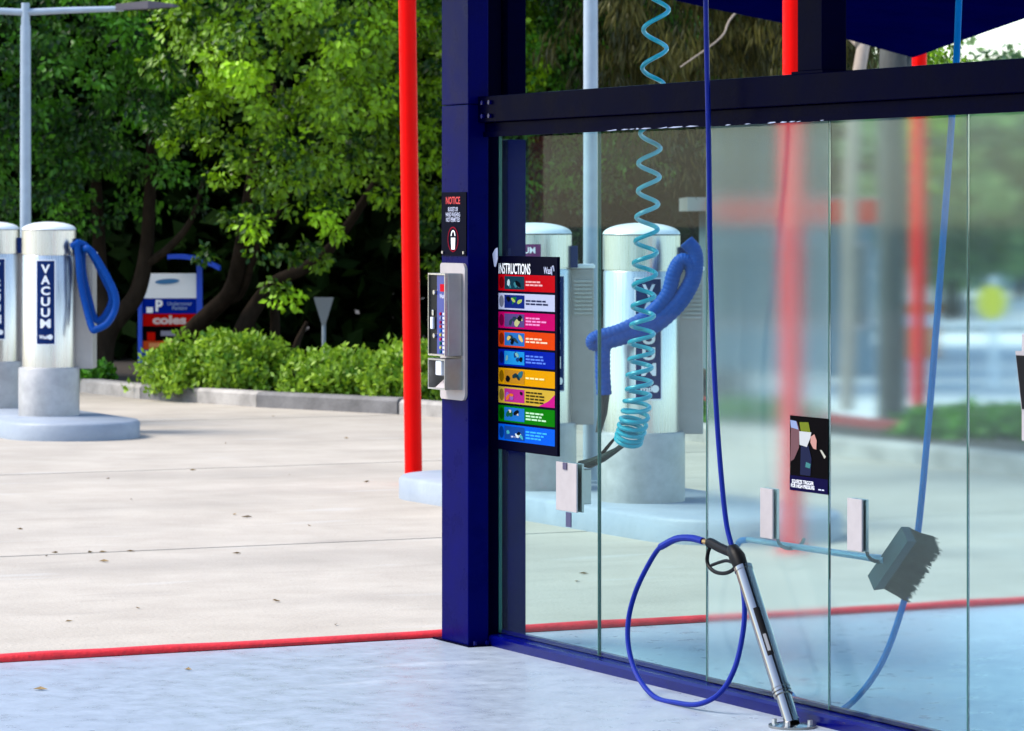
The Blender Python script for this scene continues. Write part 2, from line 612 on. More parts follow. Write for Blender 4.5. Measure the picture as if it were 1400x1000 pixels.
def dashes(x0, z, w, h, y, words=5, rng=None):
    """a line of print too small to read: word-length strokes"""
    rng = rng or random
    mb = MB()
    ls = [rng.uniform(0.6, 1.6) for _ in range(words)]
    s = w / (sum(ls) + 0.22 * (words - 1))
    x = x0
    for L in ls:
        mb.quad((x, y, z), (x + L * s, y, z), (x + L * s, y, z + h), (x, y, z + h))
        x += (L + 0.22) * s
    return mb


# ================================================================== SETTING
ground = struct(MB().quad((-600, -400, -0.06), (600, -400, -0.06), (600, 1200, -0.06), (-600, 1200, -0.06)).build('ground', 'grass'))

# painted bay floor, one poured sheet
fl = MB()
fl.box(-0.30, 16, -9, 5.9, -0.05, 0.0)
fo = struct(fl.build('bay_floor', 'floor'))
fo.location = P(0, 0, 0)
fo.rotation_euler.z = TH

# concrete apron: slabs with an open joint between them
apron = bpy.data.objects.new('concrete_apron', None)
col.objects.link(apron)
apron.location = P(0, 0, 0)
apron.rotation_euler.z = TH
apron['kind'] = 'structure'
MB().box(-40, -0.30, -34, 7.2, -0.055, -0.005).build('joint_filler', 'joint', apron)
rows = [-0.40, -4.2, -9.4, -14.6, -20.0, -26.0, -40.0]
for i in range(len(rows) - 1):
    for b0, b1 in ((-34, -14), (-14, -5.0), (-5.0, 7.2)):
        MB().box(rows[i + 1] + 0.014, rows[i] - (0.014 if i else 0.0), b0 + 0.006, b1 - 0.006, -0.05, 0.0).build('slab', 'concrete', apron)
MB().box(-0.30, 16, 5.9, 7.2, -0.05, 0.0).build('slab', 'concrete', apron)

# red painted kerb at the bay mouth, a low rounded roll
rk = MB()
prof = []
for k in range(9):
    w = math.pi * k / 8
    prof.append((-0.355 + 0.036 * math.cos(w), 0.0 + 0.025 * math.sin(w)))
N = 60
for i in range(N + 1):
    b = -9 + 14.9 * i / N
    j = 0.004 * math.sin(b * 3.1) + 0.003 * math.sin(b * 11.0)
    for (x, z) in prof:
        rk.v.append(Vector((x + j, b, z + (j * 0.6 if z > 0.01 else 0))))
for i in range(N):
    for k in range(8):
        rk.f.append([i * 9 + k, (i + 1) * 9 + k, (i + 1) * 9 + k + 1, i * 9 + k + 1])
rko = struct(rk.build('red_kerb', 'red_kerb', None, True))
rko.location = P(0, 0, 0)
rko.rotation_euler.z = TH

# garden bed and its kerb
front = [(-30, 4.9), (-24, 5.05), (-19.4, 5.3), (-17.97, 5.36), (-16.2, 5.76), (-14.66, 6.38), (-13.98, 6.5), (-11.5, 6.72), (-8.77, 6.88), (-6.45, 6.92), (-2, 6.92), (6, 6.92)]
fr = []
for i in range(len(front) - 1):
    p, q = Vector(front[i]), Vector(front[i + 1])
    n = max(1, round((q - p).length / 1.2))
    for k in range(n):
        fr.append(p.lerp(q, k / n))
fr.append(Vector(front[-1]))
kb = bpy.data.objects.new('garden_kerb', None)
col.objects.link(kb)
kb.location = P(0, 0, 0)
kb.rotation_euler.z = TH
kb['kind'] = 'structure'
rnd = random.Random(3)
for i in range(len(fr) - 1):
    p, q = fr[i], fr[i + 1]
    d = (q - p).normalized()
    n = Vector((-d.y, d.x))
    p2, q2 = p + d * 0.006, q - d * 0.006
    h = 0.125 + rnd.uniform(-0.008, 0.008)
    o = rnd.uniform(-0.008, 0.008)
    s = MB()
    c = [(p2 + n * o), (q2 + n * o), (q2 + n * 0.16), (p2 + n * 0.16)]
    t = [(p2 + n * (o + 0.025)), (q2 + n * (o + 0.025)), (q2 + n * 0.16), (p2 + n * 0.16)]
    s.add([(w.x, w.y, -0.03) for w in c] + [(w.x, w.y, h - 0.025) for w in c] + [(w.x, w.y, h) for w in t],
          [(0, 1, 5, 4), (4, 5, 9, 8), (1, 2, 6, 5), (5, 6, 10, 9), (2, 3, 7, 6), (6, 7, 11, 10), (3, 0, 4, 7), (7, 4, 8, 11), (8, 9, 10, 11)])
    s.build('kerb_stone', 'kerb_dark' if rnd.random() < 0.4 else 'kerb', kb)
gb = MB()
pts = [(p.x, p.y + 0.15) for p in fr]
back = [(6, 8.2), (-9.7, 8.2), (-10.5, 8.25), (-14.3, 8.8), (-15.2, 10.0), (-27, 16.6), (-60, 34), (-60, 4.9)]
poly = pts + back
gb.prism(poly, 'z', -0.045, 0.08)
gbo = struct(gb.build('garden_bed', 'soil'))
gbo.location = P(0, 0, 0)
gbo.rotation_euler.z = TH
# red kerb on the road side of the bed
rr = MB()
line = [(-14.4, 8.75), (-10.5, 8.2), (-9.7, 8.13)]
for i in range(2):
    p, q = Vector(line[i]), Vector(line[i + 1])
    d = (q - p).normalized()
    n = Vector((-d.y, d.x)) * 0.07
    c = [p + n, q + n, q - n, p - n]
    rr.prism([(w.x, w.y) for w in c], 'z', -0.03, 0.14)
rro = struct(rr.build('road_kerb', 'red_dull'))
rro.location = P(0, 0, 0)
rro.rotation_euler.z = TH

# bleached car park beyond the bed
cp = MB().box(-60, 40, 8.32, 45, -0.055, 0.01)
cpo = struct(cp.build('car_park', 'concrete2'))
cpo.location = P(0, 0, 0)
cpo.rotation_euler.z = TH
mk = MB()
for (px0, py0, px1, py1, w) in ((1270, 529, 1345, 527, 0.16),):
    p, q = G(px0, py0, 0.014), G(px1, py1, 0.014)
    d = (q - p).normalized()
    n = Vector((-d.y, d.x, 0)) * w
    mk.quad(p - n, q - n, q + n, p + n)
struct(mk.build('blue_bay_marking', flat(150, 195, 225)))
mk = MB()
for (px0, py0, px1, py1, w) in ((1255, 490, 1460, 489, 0.12),):
    p, q = G(px0, py0, 0.014), G(px1, py1, 0.014)
    d = (q - p).normalized()
    n = Vector((-d.y, d.x, 0)) * w
    mk.quad(p - n, q - n, q + n, p + n)
struct(mk.build('grey_bay_marking', flat(170, 180, 178)))

# ================================================================== BAY STRUCTURE
colm = bay('bay_column', 0, 0, 0, 'square navy blue steel column with the pay box and notice on its side', 'column')
MB().box(-0.235, 0, 0, 0.085, 0, 2.03, 0.004).build('post', 'navy_lit', colm)
MB().box(-0.235, 0, 0, 0.085, 2.032, 3.0, 0.004).build('upper_post', 'navy_lit', colm)
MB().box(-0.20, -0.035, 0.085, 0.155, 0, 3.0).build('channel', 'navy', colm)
MB().box(-0.29, 0.03, -0.012, 0.10, 0.0, 0.006).build('foot_plate', 'navy', colm)

post2 = bay('jamb_post', 0.10, 0.22, 0, 'dark navy post just behind the first glass panel and the instruction board', 'post')
MB().box(-0.22, -0.10, -0.055, 0.022, 0, 1.90, 0.004).build('shaft', 'navy_lit', post2)
MB().box(-0.22, -0.10, -0.055, 0.022, 2.062, 3.0, 0.004).build('upper_shaft', 'navy', post2)  # darkened navy stands for the shade above the beam

JO = [0.004, 0.806, 1.591, 2.378, 3.166, 3.954, 4.74]
GB = 0.127
gw = bay('glass_wall', 0, 0, 0, 'frameless glass partition in navy rails between the wash bays', 'glass wall')
MB().prism([(0.083, 0.0), (0.083, 0.031), (0.091, 0.040), (0.165, 0.046), (0.18, 0.0)], 'x', 0.004, 4.9).build('sill_rail', 'navy_gloss', gw)
MB().box(0.004, 4.9, 0.136, 0.158, 0.045, 0.058).build('glazing_bead', 'navy_gloss', gw)
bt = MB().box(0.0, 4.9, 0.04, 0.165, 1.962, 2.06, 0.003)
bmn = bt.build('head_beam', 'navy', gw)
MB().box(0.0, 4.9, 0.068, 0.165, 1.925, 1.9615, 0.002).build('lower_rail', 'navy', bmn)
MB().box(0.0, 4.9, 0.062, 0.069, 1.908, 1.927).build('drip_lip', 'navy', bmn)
rs = random.Random(8)
sl = MB()
x = 0.95
while x < 2.45:
    L = rs.uniform(0.02, 0.11)
    if rs.random() < 0.62:
        h0_, h1_ = rs.uniform(0.0005, 0.005), rs.uniform(0.0005, 0.004)
        zc_ = 1.909 + rs.uniform(0, 0.002)
        sl.add([(x, 0.0608, zc_), (x + L * 0.4, 0.0608, zc_ - 0.001), (x + L, 0.0608, zc_ + 0.001), (x + L * 0.9, 0.0608, zc_ + h1_), (x + L * 0.35, 0.0608, zc_ + h0_)], [(0, 1, 2, 3, 4)])
    x += L * rs.uniform(0.9, 1.6)
slo = sl.build('sealant_smears', 'paleprint', bmn)
slo['kind'] = 'stuff'
for i in range(6):
    mname = ['glass_clear', 'glass_clear', 'glass_mist', 'glass_mist2', 'glass_mist2', 'glass_mist2'][i]
    pn = MB().box(JO[i] + 0.0035, JO[i + 1] - 0.0035, GB, GB + 0.010, 0.047, 1.93).build('glass_pane', mname, gw)
    pn['label'] = ['clear end glass pane behind the instruction board', 'clear glass pane with the coiled hose behind', 'misted glass pane with the small poster',
                   'lightly misted glass pane with the broom behind', 'lightly misted pane past the broom', 'misted pane at the near end'][i]
    MB().box(JO[i] - 0.0028, JO[i] + 0.0028, GB - 0.001, GB + 0.011, 0.047, 1.93).build('pane_edge', 'glass_edge', pn)

for a_ in (0.05, 0.11):
    for z_ in (1.985, 2.035):
        MB().cyl((a_, 0.0405, z_), (a_, 0.030, z_), 0.009, n=6).build('bolt', 'navy_gloss', bmn)
for a_, b_ in ((0.018, 0.02), (0.018, 0.07)):
    MB().cyl((a_, b_, 0.006), (a_, b_, 0.02), 0.008, n=6).build('anchor_bolt', 'navy_gloss', colm)
up = bay('roof_prop', 2.38, 0.10, 2.06, 'short dark navy prop standing on the head beam under the blue shade', 'post')
MB().box(-0.075, 0.075, -0.045, 0.045, 0.008, 0.95, 0.003).build('shaft', 'navy', up)
MB().box(-0.095, 0.095, -0.055, 0.055, 0, 0.008).build('foot_plate', 'navy', up)

roof = bay('shading_eave', 0, 0, 3.0, 'dark steel eave roof above the glass wall, out of view, sized to shade the beam', 'roof')
rf = MB()  # unseen eave strip, width chosen for the shade on beam and column
nb = 30
pz = []
for i in range(nb * 2 + 1):
    b = -1.1 + 1.2 * i / (nb * 2)
    pz.append((b, 0.03 if (i // 2) % 2 else 0.0))
for b, z in pz:
    rf.v += [Vector((-0.6, b, z)), Vector((9.0, b, z))]
for i in range(len(pz) - 1):
    rf.f.append([2 * i, 2 * i + 1, 2 * i + 3, 2 * i + 2])
rf.build('roof_sheet', 'roofsteel', roof)
MB().box(-0.6, 9.0, -0.06, 0.02, -0.1, -0.002).build('rafter', 'navy', roof)
MB().box(-0.6, -0.5, -1.1, 0.1, -0.12, -0.004).build('fascia', 'navy', roof)

# ================================================================== RED POLES AND THE SHADE SAIL
pole_pts = [W(565.5, 662, 21.66), W(1085, 756, 17.2), W(1257, 605, 25.7), P(-6.93, -3.5)]
pole_h = [3.35, 3.35, 2.80, 3.35]
labs = ['red steel pole at the end of the low blue island left of the column',
        'red pole close behind the misted pane with the poster, running up past the shade',
        'red pole standing in the far garden bed under the low corner of the blue shade',
        'red pole out in the open yard, seen only as a reflection in the end pane']
for i, (p, h) in enumerate(zip(pole_pts, pole_h)):
    rp = thing('shade_pole', (p.x, p.y, 0.0), 0, labs[i], 'pole', 'red poles that carry the blue shade')
    lean = -0.0 if i else -0.044
    MB().cyl((0, 0, 0), (lean, 0, h), 0.053, n=24).build('tube', 'red', rp, True)
    MB().cyl((0, 0, 0), (0, 0, 0.012), 0.075, n=24).build('foot_plate', 'red', rp, True)
    MB().cyl((lean, 0, h), (lean, 0, h + 0.02), 0.056, 0.04, n=24).build('cap', 'red', rp, True)
A_ = Vector((pole_pts[2].x - 0.05, 25.65, 2.76))
B_ = Vector((-0.66, 21.66, 3.36))
C_ = Vector((4.0, 21.0, 3.12))
D_ = Vector((1.4, 21.6, 3.12))
sail = MB()
n = 24
top, bot = [], []
for j in range(n + 1):
    for i in range(n + 1):
        s, t = i / n, j / n
        s2 = s + 0.0
        p = A_ * (1 - s) * (1 - t) + B_ * s * (1 - t) + C_ * (1 - s) * t + D_ * s * t
        c = (A_ + B_ + C_ + D_) / 4
        e = 4 * s * (1 - s) * (1 - abs(2 * t - 1)) + 4 * t * (1 - t) * (1 - abs(2 * s - 1))
        # scalloped edges pull slightly towards the centre
        pull = 0.006 * (4 * s * (1 - s) * abs(2 * t - 1) ** 3 + 4 * t * (1 - t) * abs(2 * s - 1) ** 3)
        p = p.lerp(c, pull)
        p.z += 0.02 * math.sin(s * 9 + t * 5) * 4 * s * (1 - s)
        top.append(p)
for q in top:
    sail.v.append(q + Vector((0, 0, 0.004)))
for q in top:
    sail.v.append(q - Vector((0, 0, 0.004)))
K = (n + 1) ** 2
for j in range(n):
    for i in range(n):
        a = j * (n + 1) + i
        sail.f.append([a, a + 1, a + n + 2, a + n + 1])
        sail.f.append([K + a, K + a + n + 1, K + a + n + 2, K + a + 1])
so = tag(sail.build('shade_sail', 'canopy', None, True, 180), 'dark blue fabric shade sail stretched between the red poles', 'shade')
MB().cyl(D_, (pole_pts[1].x, pole_pts[1].y, 3.33), 0.006, n=8).build('tension_cable', 'steel_dark', so, True)
MB().cyl(B_, (pole_pts[0].x - 0.044, pole_pts[0].y, 3.33), 0.006, n=8).build('tension_cable', 'steel_dark', so, True)

# ================================================================== VACUUM ISLANDS AND VACUUMS


def island(a0, a1, bc, hw, label):
    loop = []
    for k in range(25):
        w = -math.pi / 2 + math.pi * k / 24
        loop.append((a1 - hw + hw * math.cos(w), hw * math.sin(w)))
    for k in range(25):
        w = math.pi / 2 + math.pi * k / 24
        loop.append((a0 + hw + hw * math.cos(w), hw * math.sin(w)))
    ca = (a0 + a1) / 2
    loop = [(x - ca, y) for x, y in loop]
    o = bay('vacuum_island', ca, bc, 0, label, 'kerb island', 'raised islands under the vacuums')
    H = 0.13
    s = MB()
    m = len(loop)
    for off, z in ((0, -0.01), (0, H - 0.02), (0.02, H)):
        for x, y in loop:
            L = math.hypot(0, y) or 1
            cx = max(-(a1 - a0) / 2 + hw, min((a1 - a0) / 2 - hw, x))
            dx, dy = x - cx, y
            d = math.hypot(dx, dy) or 1
            s.v.append(Vector((x - dx / d * off, y - dy / d * off, z)))
    for r_ in range(2):
        for k in range(m):
            k2 = (k + 1) % m
            s.f.append([r_ * m + k, r_ * m + k2, (r_ + 1) * m + k2, (r_ + 1) * m + k])
    s.f.append([2 * m + k for k in range(m)])
    s.build('slab_body', 'island', o, True, 50)
    return o


island(-6.95, -3.05, 3.22, 0.53, 'pale blue raised island with rounded ends behind the clear glass panes')
island(-17.5, -12.4, 2.95, 0.5, 'pale blue rounded island in the open at the left under two vacuums')

VR = 0.200


def curved(mb, r, ang0):
    """wrap a flat print (x right, y up) onto a vertical cylinder, facing local -y turned by ang0"""
    out = []
    for q in mb.v:
        w = ang0 + q.x / r
        out.append(Vector((math.sin(w) * (r + q.z), -math.cos(w) * (r + q.z), q.y)))
    mb.v = out
    return mb


def plate(w, h, n=10, d=0.0):
    mb = MB()
    for i in range(n + 1):
        x = -w / 2 + w * i / n
        mb.v += [Vector((x, -h / 2, d)), Vector((x, h / 2, d))]
    for i in range(n):
        mb.f.append([2 * i, 2 * i + 2, 2 * i + 3, 2 * i + 1])
    return mb


def vacuum(px, py_front, turn, label, hose_pts, nozzle=None, boxa=0.9, purple=False, hr=0.026):
    g = G(px, py_front, 0.13)
    y = g.y + 0.225
    x = (px - 700) / 1400 / F * y
    face = math.atan2(x, y)             # sign faces the viewer before its own turn
    t = thing('vacuum_unit', (x, y, 0.13), 0, label, 'vacuum', 'stainless steel vacuum units')
    MB().lathe([(0.228, 0), (0.228, 0.345), (0.222, 0.36), (0.2, 0.362)], 48).build('drum_base', 'drum', t, True)
    MB().lathe([(VR, 0.358), (VR, 1.195), (VR - 0.003, 1.2)], 48).build('body', 'steel', t, True)
    MB().lathe([(VR - 0.004, 1.2), (VR - 0.004, 1.208), (VR + 0.003, 1.209), (VR + 0.003, 1.385), (VR - 0.006, 1.392)], 48).build('head_collar', 'steel', t, True)
    prof = [(VR + 0.004, 1.392)]
    for k in range(1, 9):
        w = math.pi / 2 * k / 8
        prof.append((max(0.002, (VR + 0.002) * math.cos(w)), 1.394 + 0.058 * math.sin(w)))
    MB().lathe(prof, 48).build('dome_lid', 'dome', t, True, 60)
    a0 = turn - face * 0
    sg = curved(plate(0.148, 0.635, 10, 0.002), VR, a0).shift((0, 0, 0.85)).build('sign_border', 'white', t, True)
    sp = curved(plate(0.132, 0.62, 10, 0.0035), VR, a0).shift((0, 0, 0.85)).build('vacuum_sign', 'sign_blue', t, True)
    for i, ch in enumerate('VACUUM'):
        L = text_mb(ch, 0.066 if ch != 'M' else 0.076, 0.066, 0.035)
        L.v = [Vector((q.x, q.y, 0.006)) for q in L.v]
        curved(L, VR, a0).shift((0, 0, 1.10 - i * 0.0815)).build('letter', 'white', sp)
    L = text_mb('Wash', 0.07, 0.03, 0.03)
    L.v = [Vector((q.x - 0.012, q.y, 0.006)) for q in L.v]
    curved(L, VR, a0).shift((0, 0, 0.592)).build('logo_lettering', 'white', sp)
    lg = MB().add([(0.034 + 0.02 * math.cos(w * math.pi / 8), 0.02 * math.sin(w * math.pi / 8), 0.006) for w in range(16)], [list(range(16))])
    curved(lg, VR, a0).shift((0, 0, 0.592)).build('logo_drop', 'white', sp)
    if purple:
        curved(plate(0.24, 0.07, 12, 0.004), VR, a0 - 1.0).shift((0, 0, 1.30)).build('bay_sign', 'purple', t, True)
        L = text_mb('VACUUM', 0.18, 0.034, 0.02)
        L.v = [Vector((q.x, q.y, 0.007)) for q in L.v]
        curved(L, VR, a0 - 1.0).shift((0, 0, 1.302)).build('bay_lettering', 'white', t)
    # rear motor cabinet
    bx = MB().box(0.07, 0.325, 0.03, 0.30, 0.345, 1.20, 0.006).build('motor_cabinet', 'cabinet', t)
    MB().box(0.064, 0.331, 0.024, 0.306, 1.2005, 1.222, 0.004).build('cabinet_lid', 'dome', bx)
    lv = MB()
    for k in range(9):
        lv.box(0.215, 0.315, 0.022, 0.0305, 0.95 + k * 0.022, 0.960 + k * 0.022)
    lvo = lv.build('louvres', 'steel_dark', bx)
    lvo['kind'] = 'stuff'
    # hose hook and hose
    loc = Vector((x, y, 0.13))
    hp = [h - loc for h in hose_pts]
    hk = MB()
    hk.box(0.185, 0.235, -0.055, 0.045, 1.205, 1.325, 0.004)
    hk.build('hose_bracket', 'sign_blue', t)
    hs = catmull(hp, 22)
    MB().tube(hs, [hr * (1.025 if (q // 2) % 2 else 0.975) for q in range(len(hs))], 12).build('hose', 'hose_vac', t, True)
    # fine corrugation rings on the hose
    if nozzle:
        nz = [h - loc for h in nozzle]
        MB().tube(nz, [0.03, 0.024, 0.016], 12).build('nozzle', 'rubber', t, True)
    return t


def hz(lst, Y):
    return [W(a, b, Y + (c[0] if c else 0)) for a, b, *c in lst]


vacuum(67, 570, 0.0, 'nearer stainless vacuum on the open left island with a looped blue hose',
       hz([(97, 338), (104, 335), (107, 350), (110, 385), (117, 418), (126, 449, -0.05), (133, 450, -0.06), (147, 442, -0.05), (157, 424), (158, 405), (149, 383), (136, 360), (126, 345), (118, 340), (113, 348, 0.08), (114, 375, 0.1), (122, 410, 0.1), (130, 436, 0.08), (140, 436, 0.08), (151, 418, 0.08), (152, 402, 0.08), (142, 380, 0.08), (128, 352, 0.08), (116, 336, 0.05), (104, 332)], 26.75), boxa=1.0)
vacuum(-9, 559, 0.25, 'stainless vacuum cut by the left picture edge, beside the lamp post',
       hz([(12, 338), (20, 345), (24, 375), (24, 420), (18, 430)], 28.3), boxa=0.5)
vacuum(877, 689, 0.15, 'stainless vacuum right behind the teal coiled hose, blue hose slung across it',
       hz([(938, 330), (950, 345), (951, 368), (944, 392), (925, 420), (893, 447), (850, 462), (818, 470), (811, 468), (817, 462), (850, 452), (886, 432), (912, 404), (922, 372), (932, 357), (944, 362), (946, 380), (930, 408), (900, 436), (858, 456), (828, 470), (824, 500), (826, 540)], 18.42),
       hz([(826, 538), (824, 565), (818, 592)], 18.42), hr=0.039)
vacuum(731, 672, 0.56, 'stainless vacuum half hidden by the instruction board, purple label on its head',
       hz([(690, 340), (680, 350), (676, 380), (678, 420), (684, 470), (682, 520)], 19.5), boxa=0.62, purple=True)

# ================================================================== LIGHT POLES


def light_pole(loc, h, r, label, arms):
    t = thing('lamp_post', loc, 0, label, 'lamp post', 'grey car park lamp posts')
    MB().cyl((0, 0, 0), (0, 0, h - 0.18), r, r * 0.88, 20).build('shaft', 'galv', t, True)
    MB().cyl((0, 0, h - 0.18), (0, 0, h), r * 0.78, r * 0.72, 20).build('spigot', 'galv', t, True)
    MB().cyl((0, 0, 0), (0, 0, 0.015), r * 2.1, n=20).build('base_plate', 'galv', t, True)
    for s in arms:
        am = MB().tube([(0, 0, h - 0.075), (s * 0.3, 0, h - 0.06), (s * 0.78, 0, h - 0.045)], [0.028, 0.026, 0.022], 12).build('arm', 'galv', t, True)
        hd = MB()
        hd.add([(s * 0.72, -0.05, h - 0.06), (s * 0.72, 0.05, h - 0.06), (s * 0.98, 0.09, h - 0.05), (s * 1.18, 0.06, h - 0.035), (s * 1.22, 0, h - 0.03), (s * 1.18, -0.06, h - 0.035), (s * 0.98, -0.09, h - 0.05),
                (s * 0.72, -0.03, h - 0.01), (s * 0.72, 0.03, h - 0.01), (s * 0.98, 0.06, h + 0.015), (s * 1.18, 0.04, h - 0.01), (s * 1.22, 0, h - 0.025), (s * 1.18, -0.04, h - 0.01), (s * 0.98, -0.06, h + 0.015)],
               [(0, 1, 2, 3, 4, 5, 6), (7, 13, 12, 11, 10, 9, 8)] + [(k, (k + 1) % 7, (k + 1) % 7 + 7, k + 7) for k in range(7)])
        hd.build('lamp_head', 'lamp', t)
    return t


p = W(35, 300, 28.5)
light_pole((p.x, p.y, 0.13), 3.19, 0.047, 'grey lamp post with two arms rising between the left vacuums', (-1, 1))
p = W(807.5, 300, 20.0)
light_pole((p.x, p.y, 0.13), 5.2, 0.043, 'grey lamp post behind the glass whose top leaves the picture', (1,))

# ================================================================== VEGETATION


def leaf_quad(mb, p, d, n, L, Wd, tone):
    s = d.cross(n)
    if s.length < 1e-4:
        return
    s.normalize()
    s = s * Wd * 0.5
    m = p + d * L * 0.5
    k = len(mb.v)
    mb.v += [p, m + s, p + d * L - n * L * 0.15, m - s]
    mb.f.append([k, k + 1, k + 2, k + 3])
    mb.tone.append(tone)


def rvec(rng):
    while True:
        v = Vector((rng.uniform(-1, 1), rng.uniform(-1, 1), rng.uniform(-1, 1)))
        if 0.05 < v.length < 1:
            return v.normalized()


def crown_mb(rng, rx, ry, rz, clumps, per, L, Wd, spread=0.3, droop=0.2, shell=0.55, zmin=-1.0):
    mb = MB()
    for _ in range(clumps):
        for _try in range(20):
            d = rvec(rng)
            if d.z > zmin:
                break
        rr_ = rng.uniform(shell, 1.0)
        bump = 1 + 0.16 * math.sin(d.x * 7 + d.z * 5) + 0.10 * math.sin(d.z * 11 + d.y * 9)
        c = Vector((d.x * rx, d.y * ry, d.z * rz)) * rr_ * bump
        ct = min(1, max(0, rng.gauss(0.33, 0.27)))
        cs = spread * rng.uniform(0.6, 1.3)
        for _k in range(per):
            o = rvec(rng) * cs * rng.random() ** 0.5
            o.z *= 0.75
            p = c + o
            dirn = (o.normalized() * 0.8 + d * 0.25 + rvec(rng) * 0.8 - Vector((0, 0, 0.35 + droop))).normalized()
            nr = (Vector((0, 0, 0.55)) + d * 0.9 + rvec(rng) * 0.75).normalized()
            leaf_quad(mb, p, dirn, nr, L * rng.uniform(0.65, 1.25), Wd * rng.uniform(0.7, 1.25), min(1, max(0, ct + rng.gauss(0, 0.13))))
    return mb


def mesh_of(mb, name, m):
    me = bpy.data.meshes.new(name)
    me.from_pydata([tuple(q) for q in mb.v], [], mb.f)
    at = me.attributes.new('tone', 'FLOAT', 'FACE')
    at.data.foreach_set('value', mb.tone)
    me.materials.append(M[m])
    me.update()
    return me


rg = random.Random(21)
crown_big = mesh_of(crown_mb(rg, 1.5, 1.25, 2.3, 440, 60, 0.075, 0.046, 0.17), 'crown_big', 'leaf_bright')
crown_mid = mesh_of(crown_mb(rg, 2.0, 1.5, 2.4, 520, 56, 0.075, 0.045, 0.19), 'crown_mid', 'leaf_mid')
crown_dark = mesh_of(crown_mb(rg, 2.4, 1.4, 3.0, 520, 40, 0.12, 0.07, 0.38), 'crown_dark', 'leaf_shaded')
crown_droop = mesh_of(crown_mb(rg, 1.6, 1.2, 2.0, 420, 46, 0.17, 0.022, 0.24, droop=2.2), 'crown_droop', 'leaf_droop')


def limbs_mb(paths):
    mb = MB()
    for pts, r0, r1 in paths:
        q = catmull(pts, 5)
        n_ = len(q)
        rs = [r0 + (r1 - r0) * i / (n_ - 1) for i in range(n_)]
        mb.tube(q, rs, 9)
    return mb


def tree(loc, paths, crown, cloc, crot, cscale, label, bark='bark', cat='tree', extra=(), matn=None):
    """paths and crown centres are in world metres"""
    base = Vector(loc)
    t = thing('tree', base, 0, label, cat, 'trees behind the wash')
    tr = limbs_mb([([Vector(q) - base for q in pts], a, b) for pts, a, b in paths]).build('trunk', bark, t, True, 60)
    c = link('crown', crown, t)
    c.location = Vector(cloc) - base
    c.rotation_euler.z = crot
    c.scale = cscale
    for (cr, cl, rot, s) in extra:
        k = link('crown', cr, t)
        k.location = Vector(cl) - base
        k.rotation_euler.z = rot
        k.scale = s
    return t


# A: dark-green tree at the left, its curved trunk behind the nearer vacuum
g = W(140, 522, 34.5)
tree((g.x, g.y, 0.05), [([W(138, 530, 34.5), W(140, 490, 34.5), W(150, 450, 34.5), W(185, 405, 34.4), W(199, 350, 34.4), W(204, 280, 34.4), W(210, 160, 34.4)], 0.12, 0.05),
                        ([W(150, 450, 34.5), W(138, 380, 34.6), W(134, 300, 34.6), W(128, 180, 34.6)], 0.09, 0.045),
                        ([W(199, 362, 34.4), W(230, 340, 34.3), W(262, 300, 34.2), W(280, 240, 34.1)], 0.05, 0.02)],
     crown_mid, (-4.55, 33.9, 3.5), 0.3, (1.0, 0.8, 1.0), 'leafy tree at the left with a forked curved trunk behind the vacuum hose',
     extra=[(crown_mid, (-6.6, 34.4, 3.4), 2.1, (0.9, 0.8, 1.0))])
# B: bright tree
g = W(225, 512, 36)
tree((g.x, g.y, 0.05), [([W(215, 520, 36), W(240, 482, 35.8), W(262, 452, 35.5), W(290, 425, 35.2), W(315, 398, 34.8), W(328, 350, 34.4), W(345, 250, 33.6), W(370, 120, 32.6)], 0.105, 0.06),
                        ([W(300, 415, 35.0), W(330, 400, 34.8), W(356, 330, 34.2), W(420, 220, 33)], 0.05, 0.03)],
     crown_big, (-2.02, 32.3, 3.62), 1.1, (1.0, 1.0, 1.0), 'bright yellow-green tree left of the red pole, trunk leaning across the pylon sign')
# C: crossing limbs
g = W(330, 505, 35)
tree((g.x, g.y, 0.05), [([W(318, 510, 35), W(330, 455, 35), W(352, 415, 35), W(378, 386, 34.9), W(418, 366, 34.7), W(460, 330, 34.5), W(520, 240, 34.2)], 0.10, 0.04),
                        ([W(352, 512, 35.2), W(350, 470, 35.2), W(343, 440, 35.2), W(352, 412, 35)], 0.05, 0.04),
                        ([W(372, 505, 35.2), W(376, 450, 35.2), W(374, 400, 35)], 0.055, 0.045),
                        ([W(402, 500, 35.4), W(406, 470, 35.4), W(420, 440, 35.4)], 0.05, 0.02)],
     crown_big, (-0.75, 33.6, 3.7), 2.6, (0.95, 0.8, 0.95), 'tree with low crossing limbs behind the ground cover and the red pole')
# D: leafy tree seen above the beam by the first lamp post
g = W(735, 520, 34.6)
tree((g.x, g.y, 0.05), [([W(735, 524, 34.6), W(738, 440, 34.6), W(730, 330, 34.5), W(745, 200, 34.3), W(760, 60, 34)], 0.12, 0.05)],
     crown_mid, (0.5, 34.0, 3.9), 1.9, (0.75, 0.8, 1.0), 'mid-green tree right of the column, seen above the beam beside the tall lamp post')
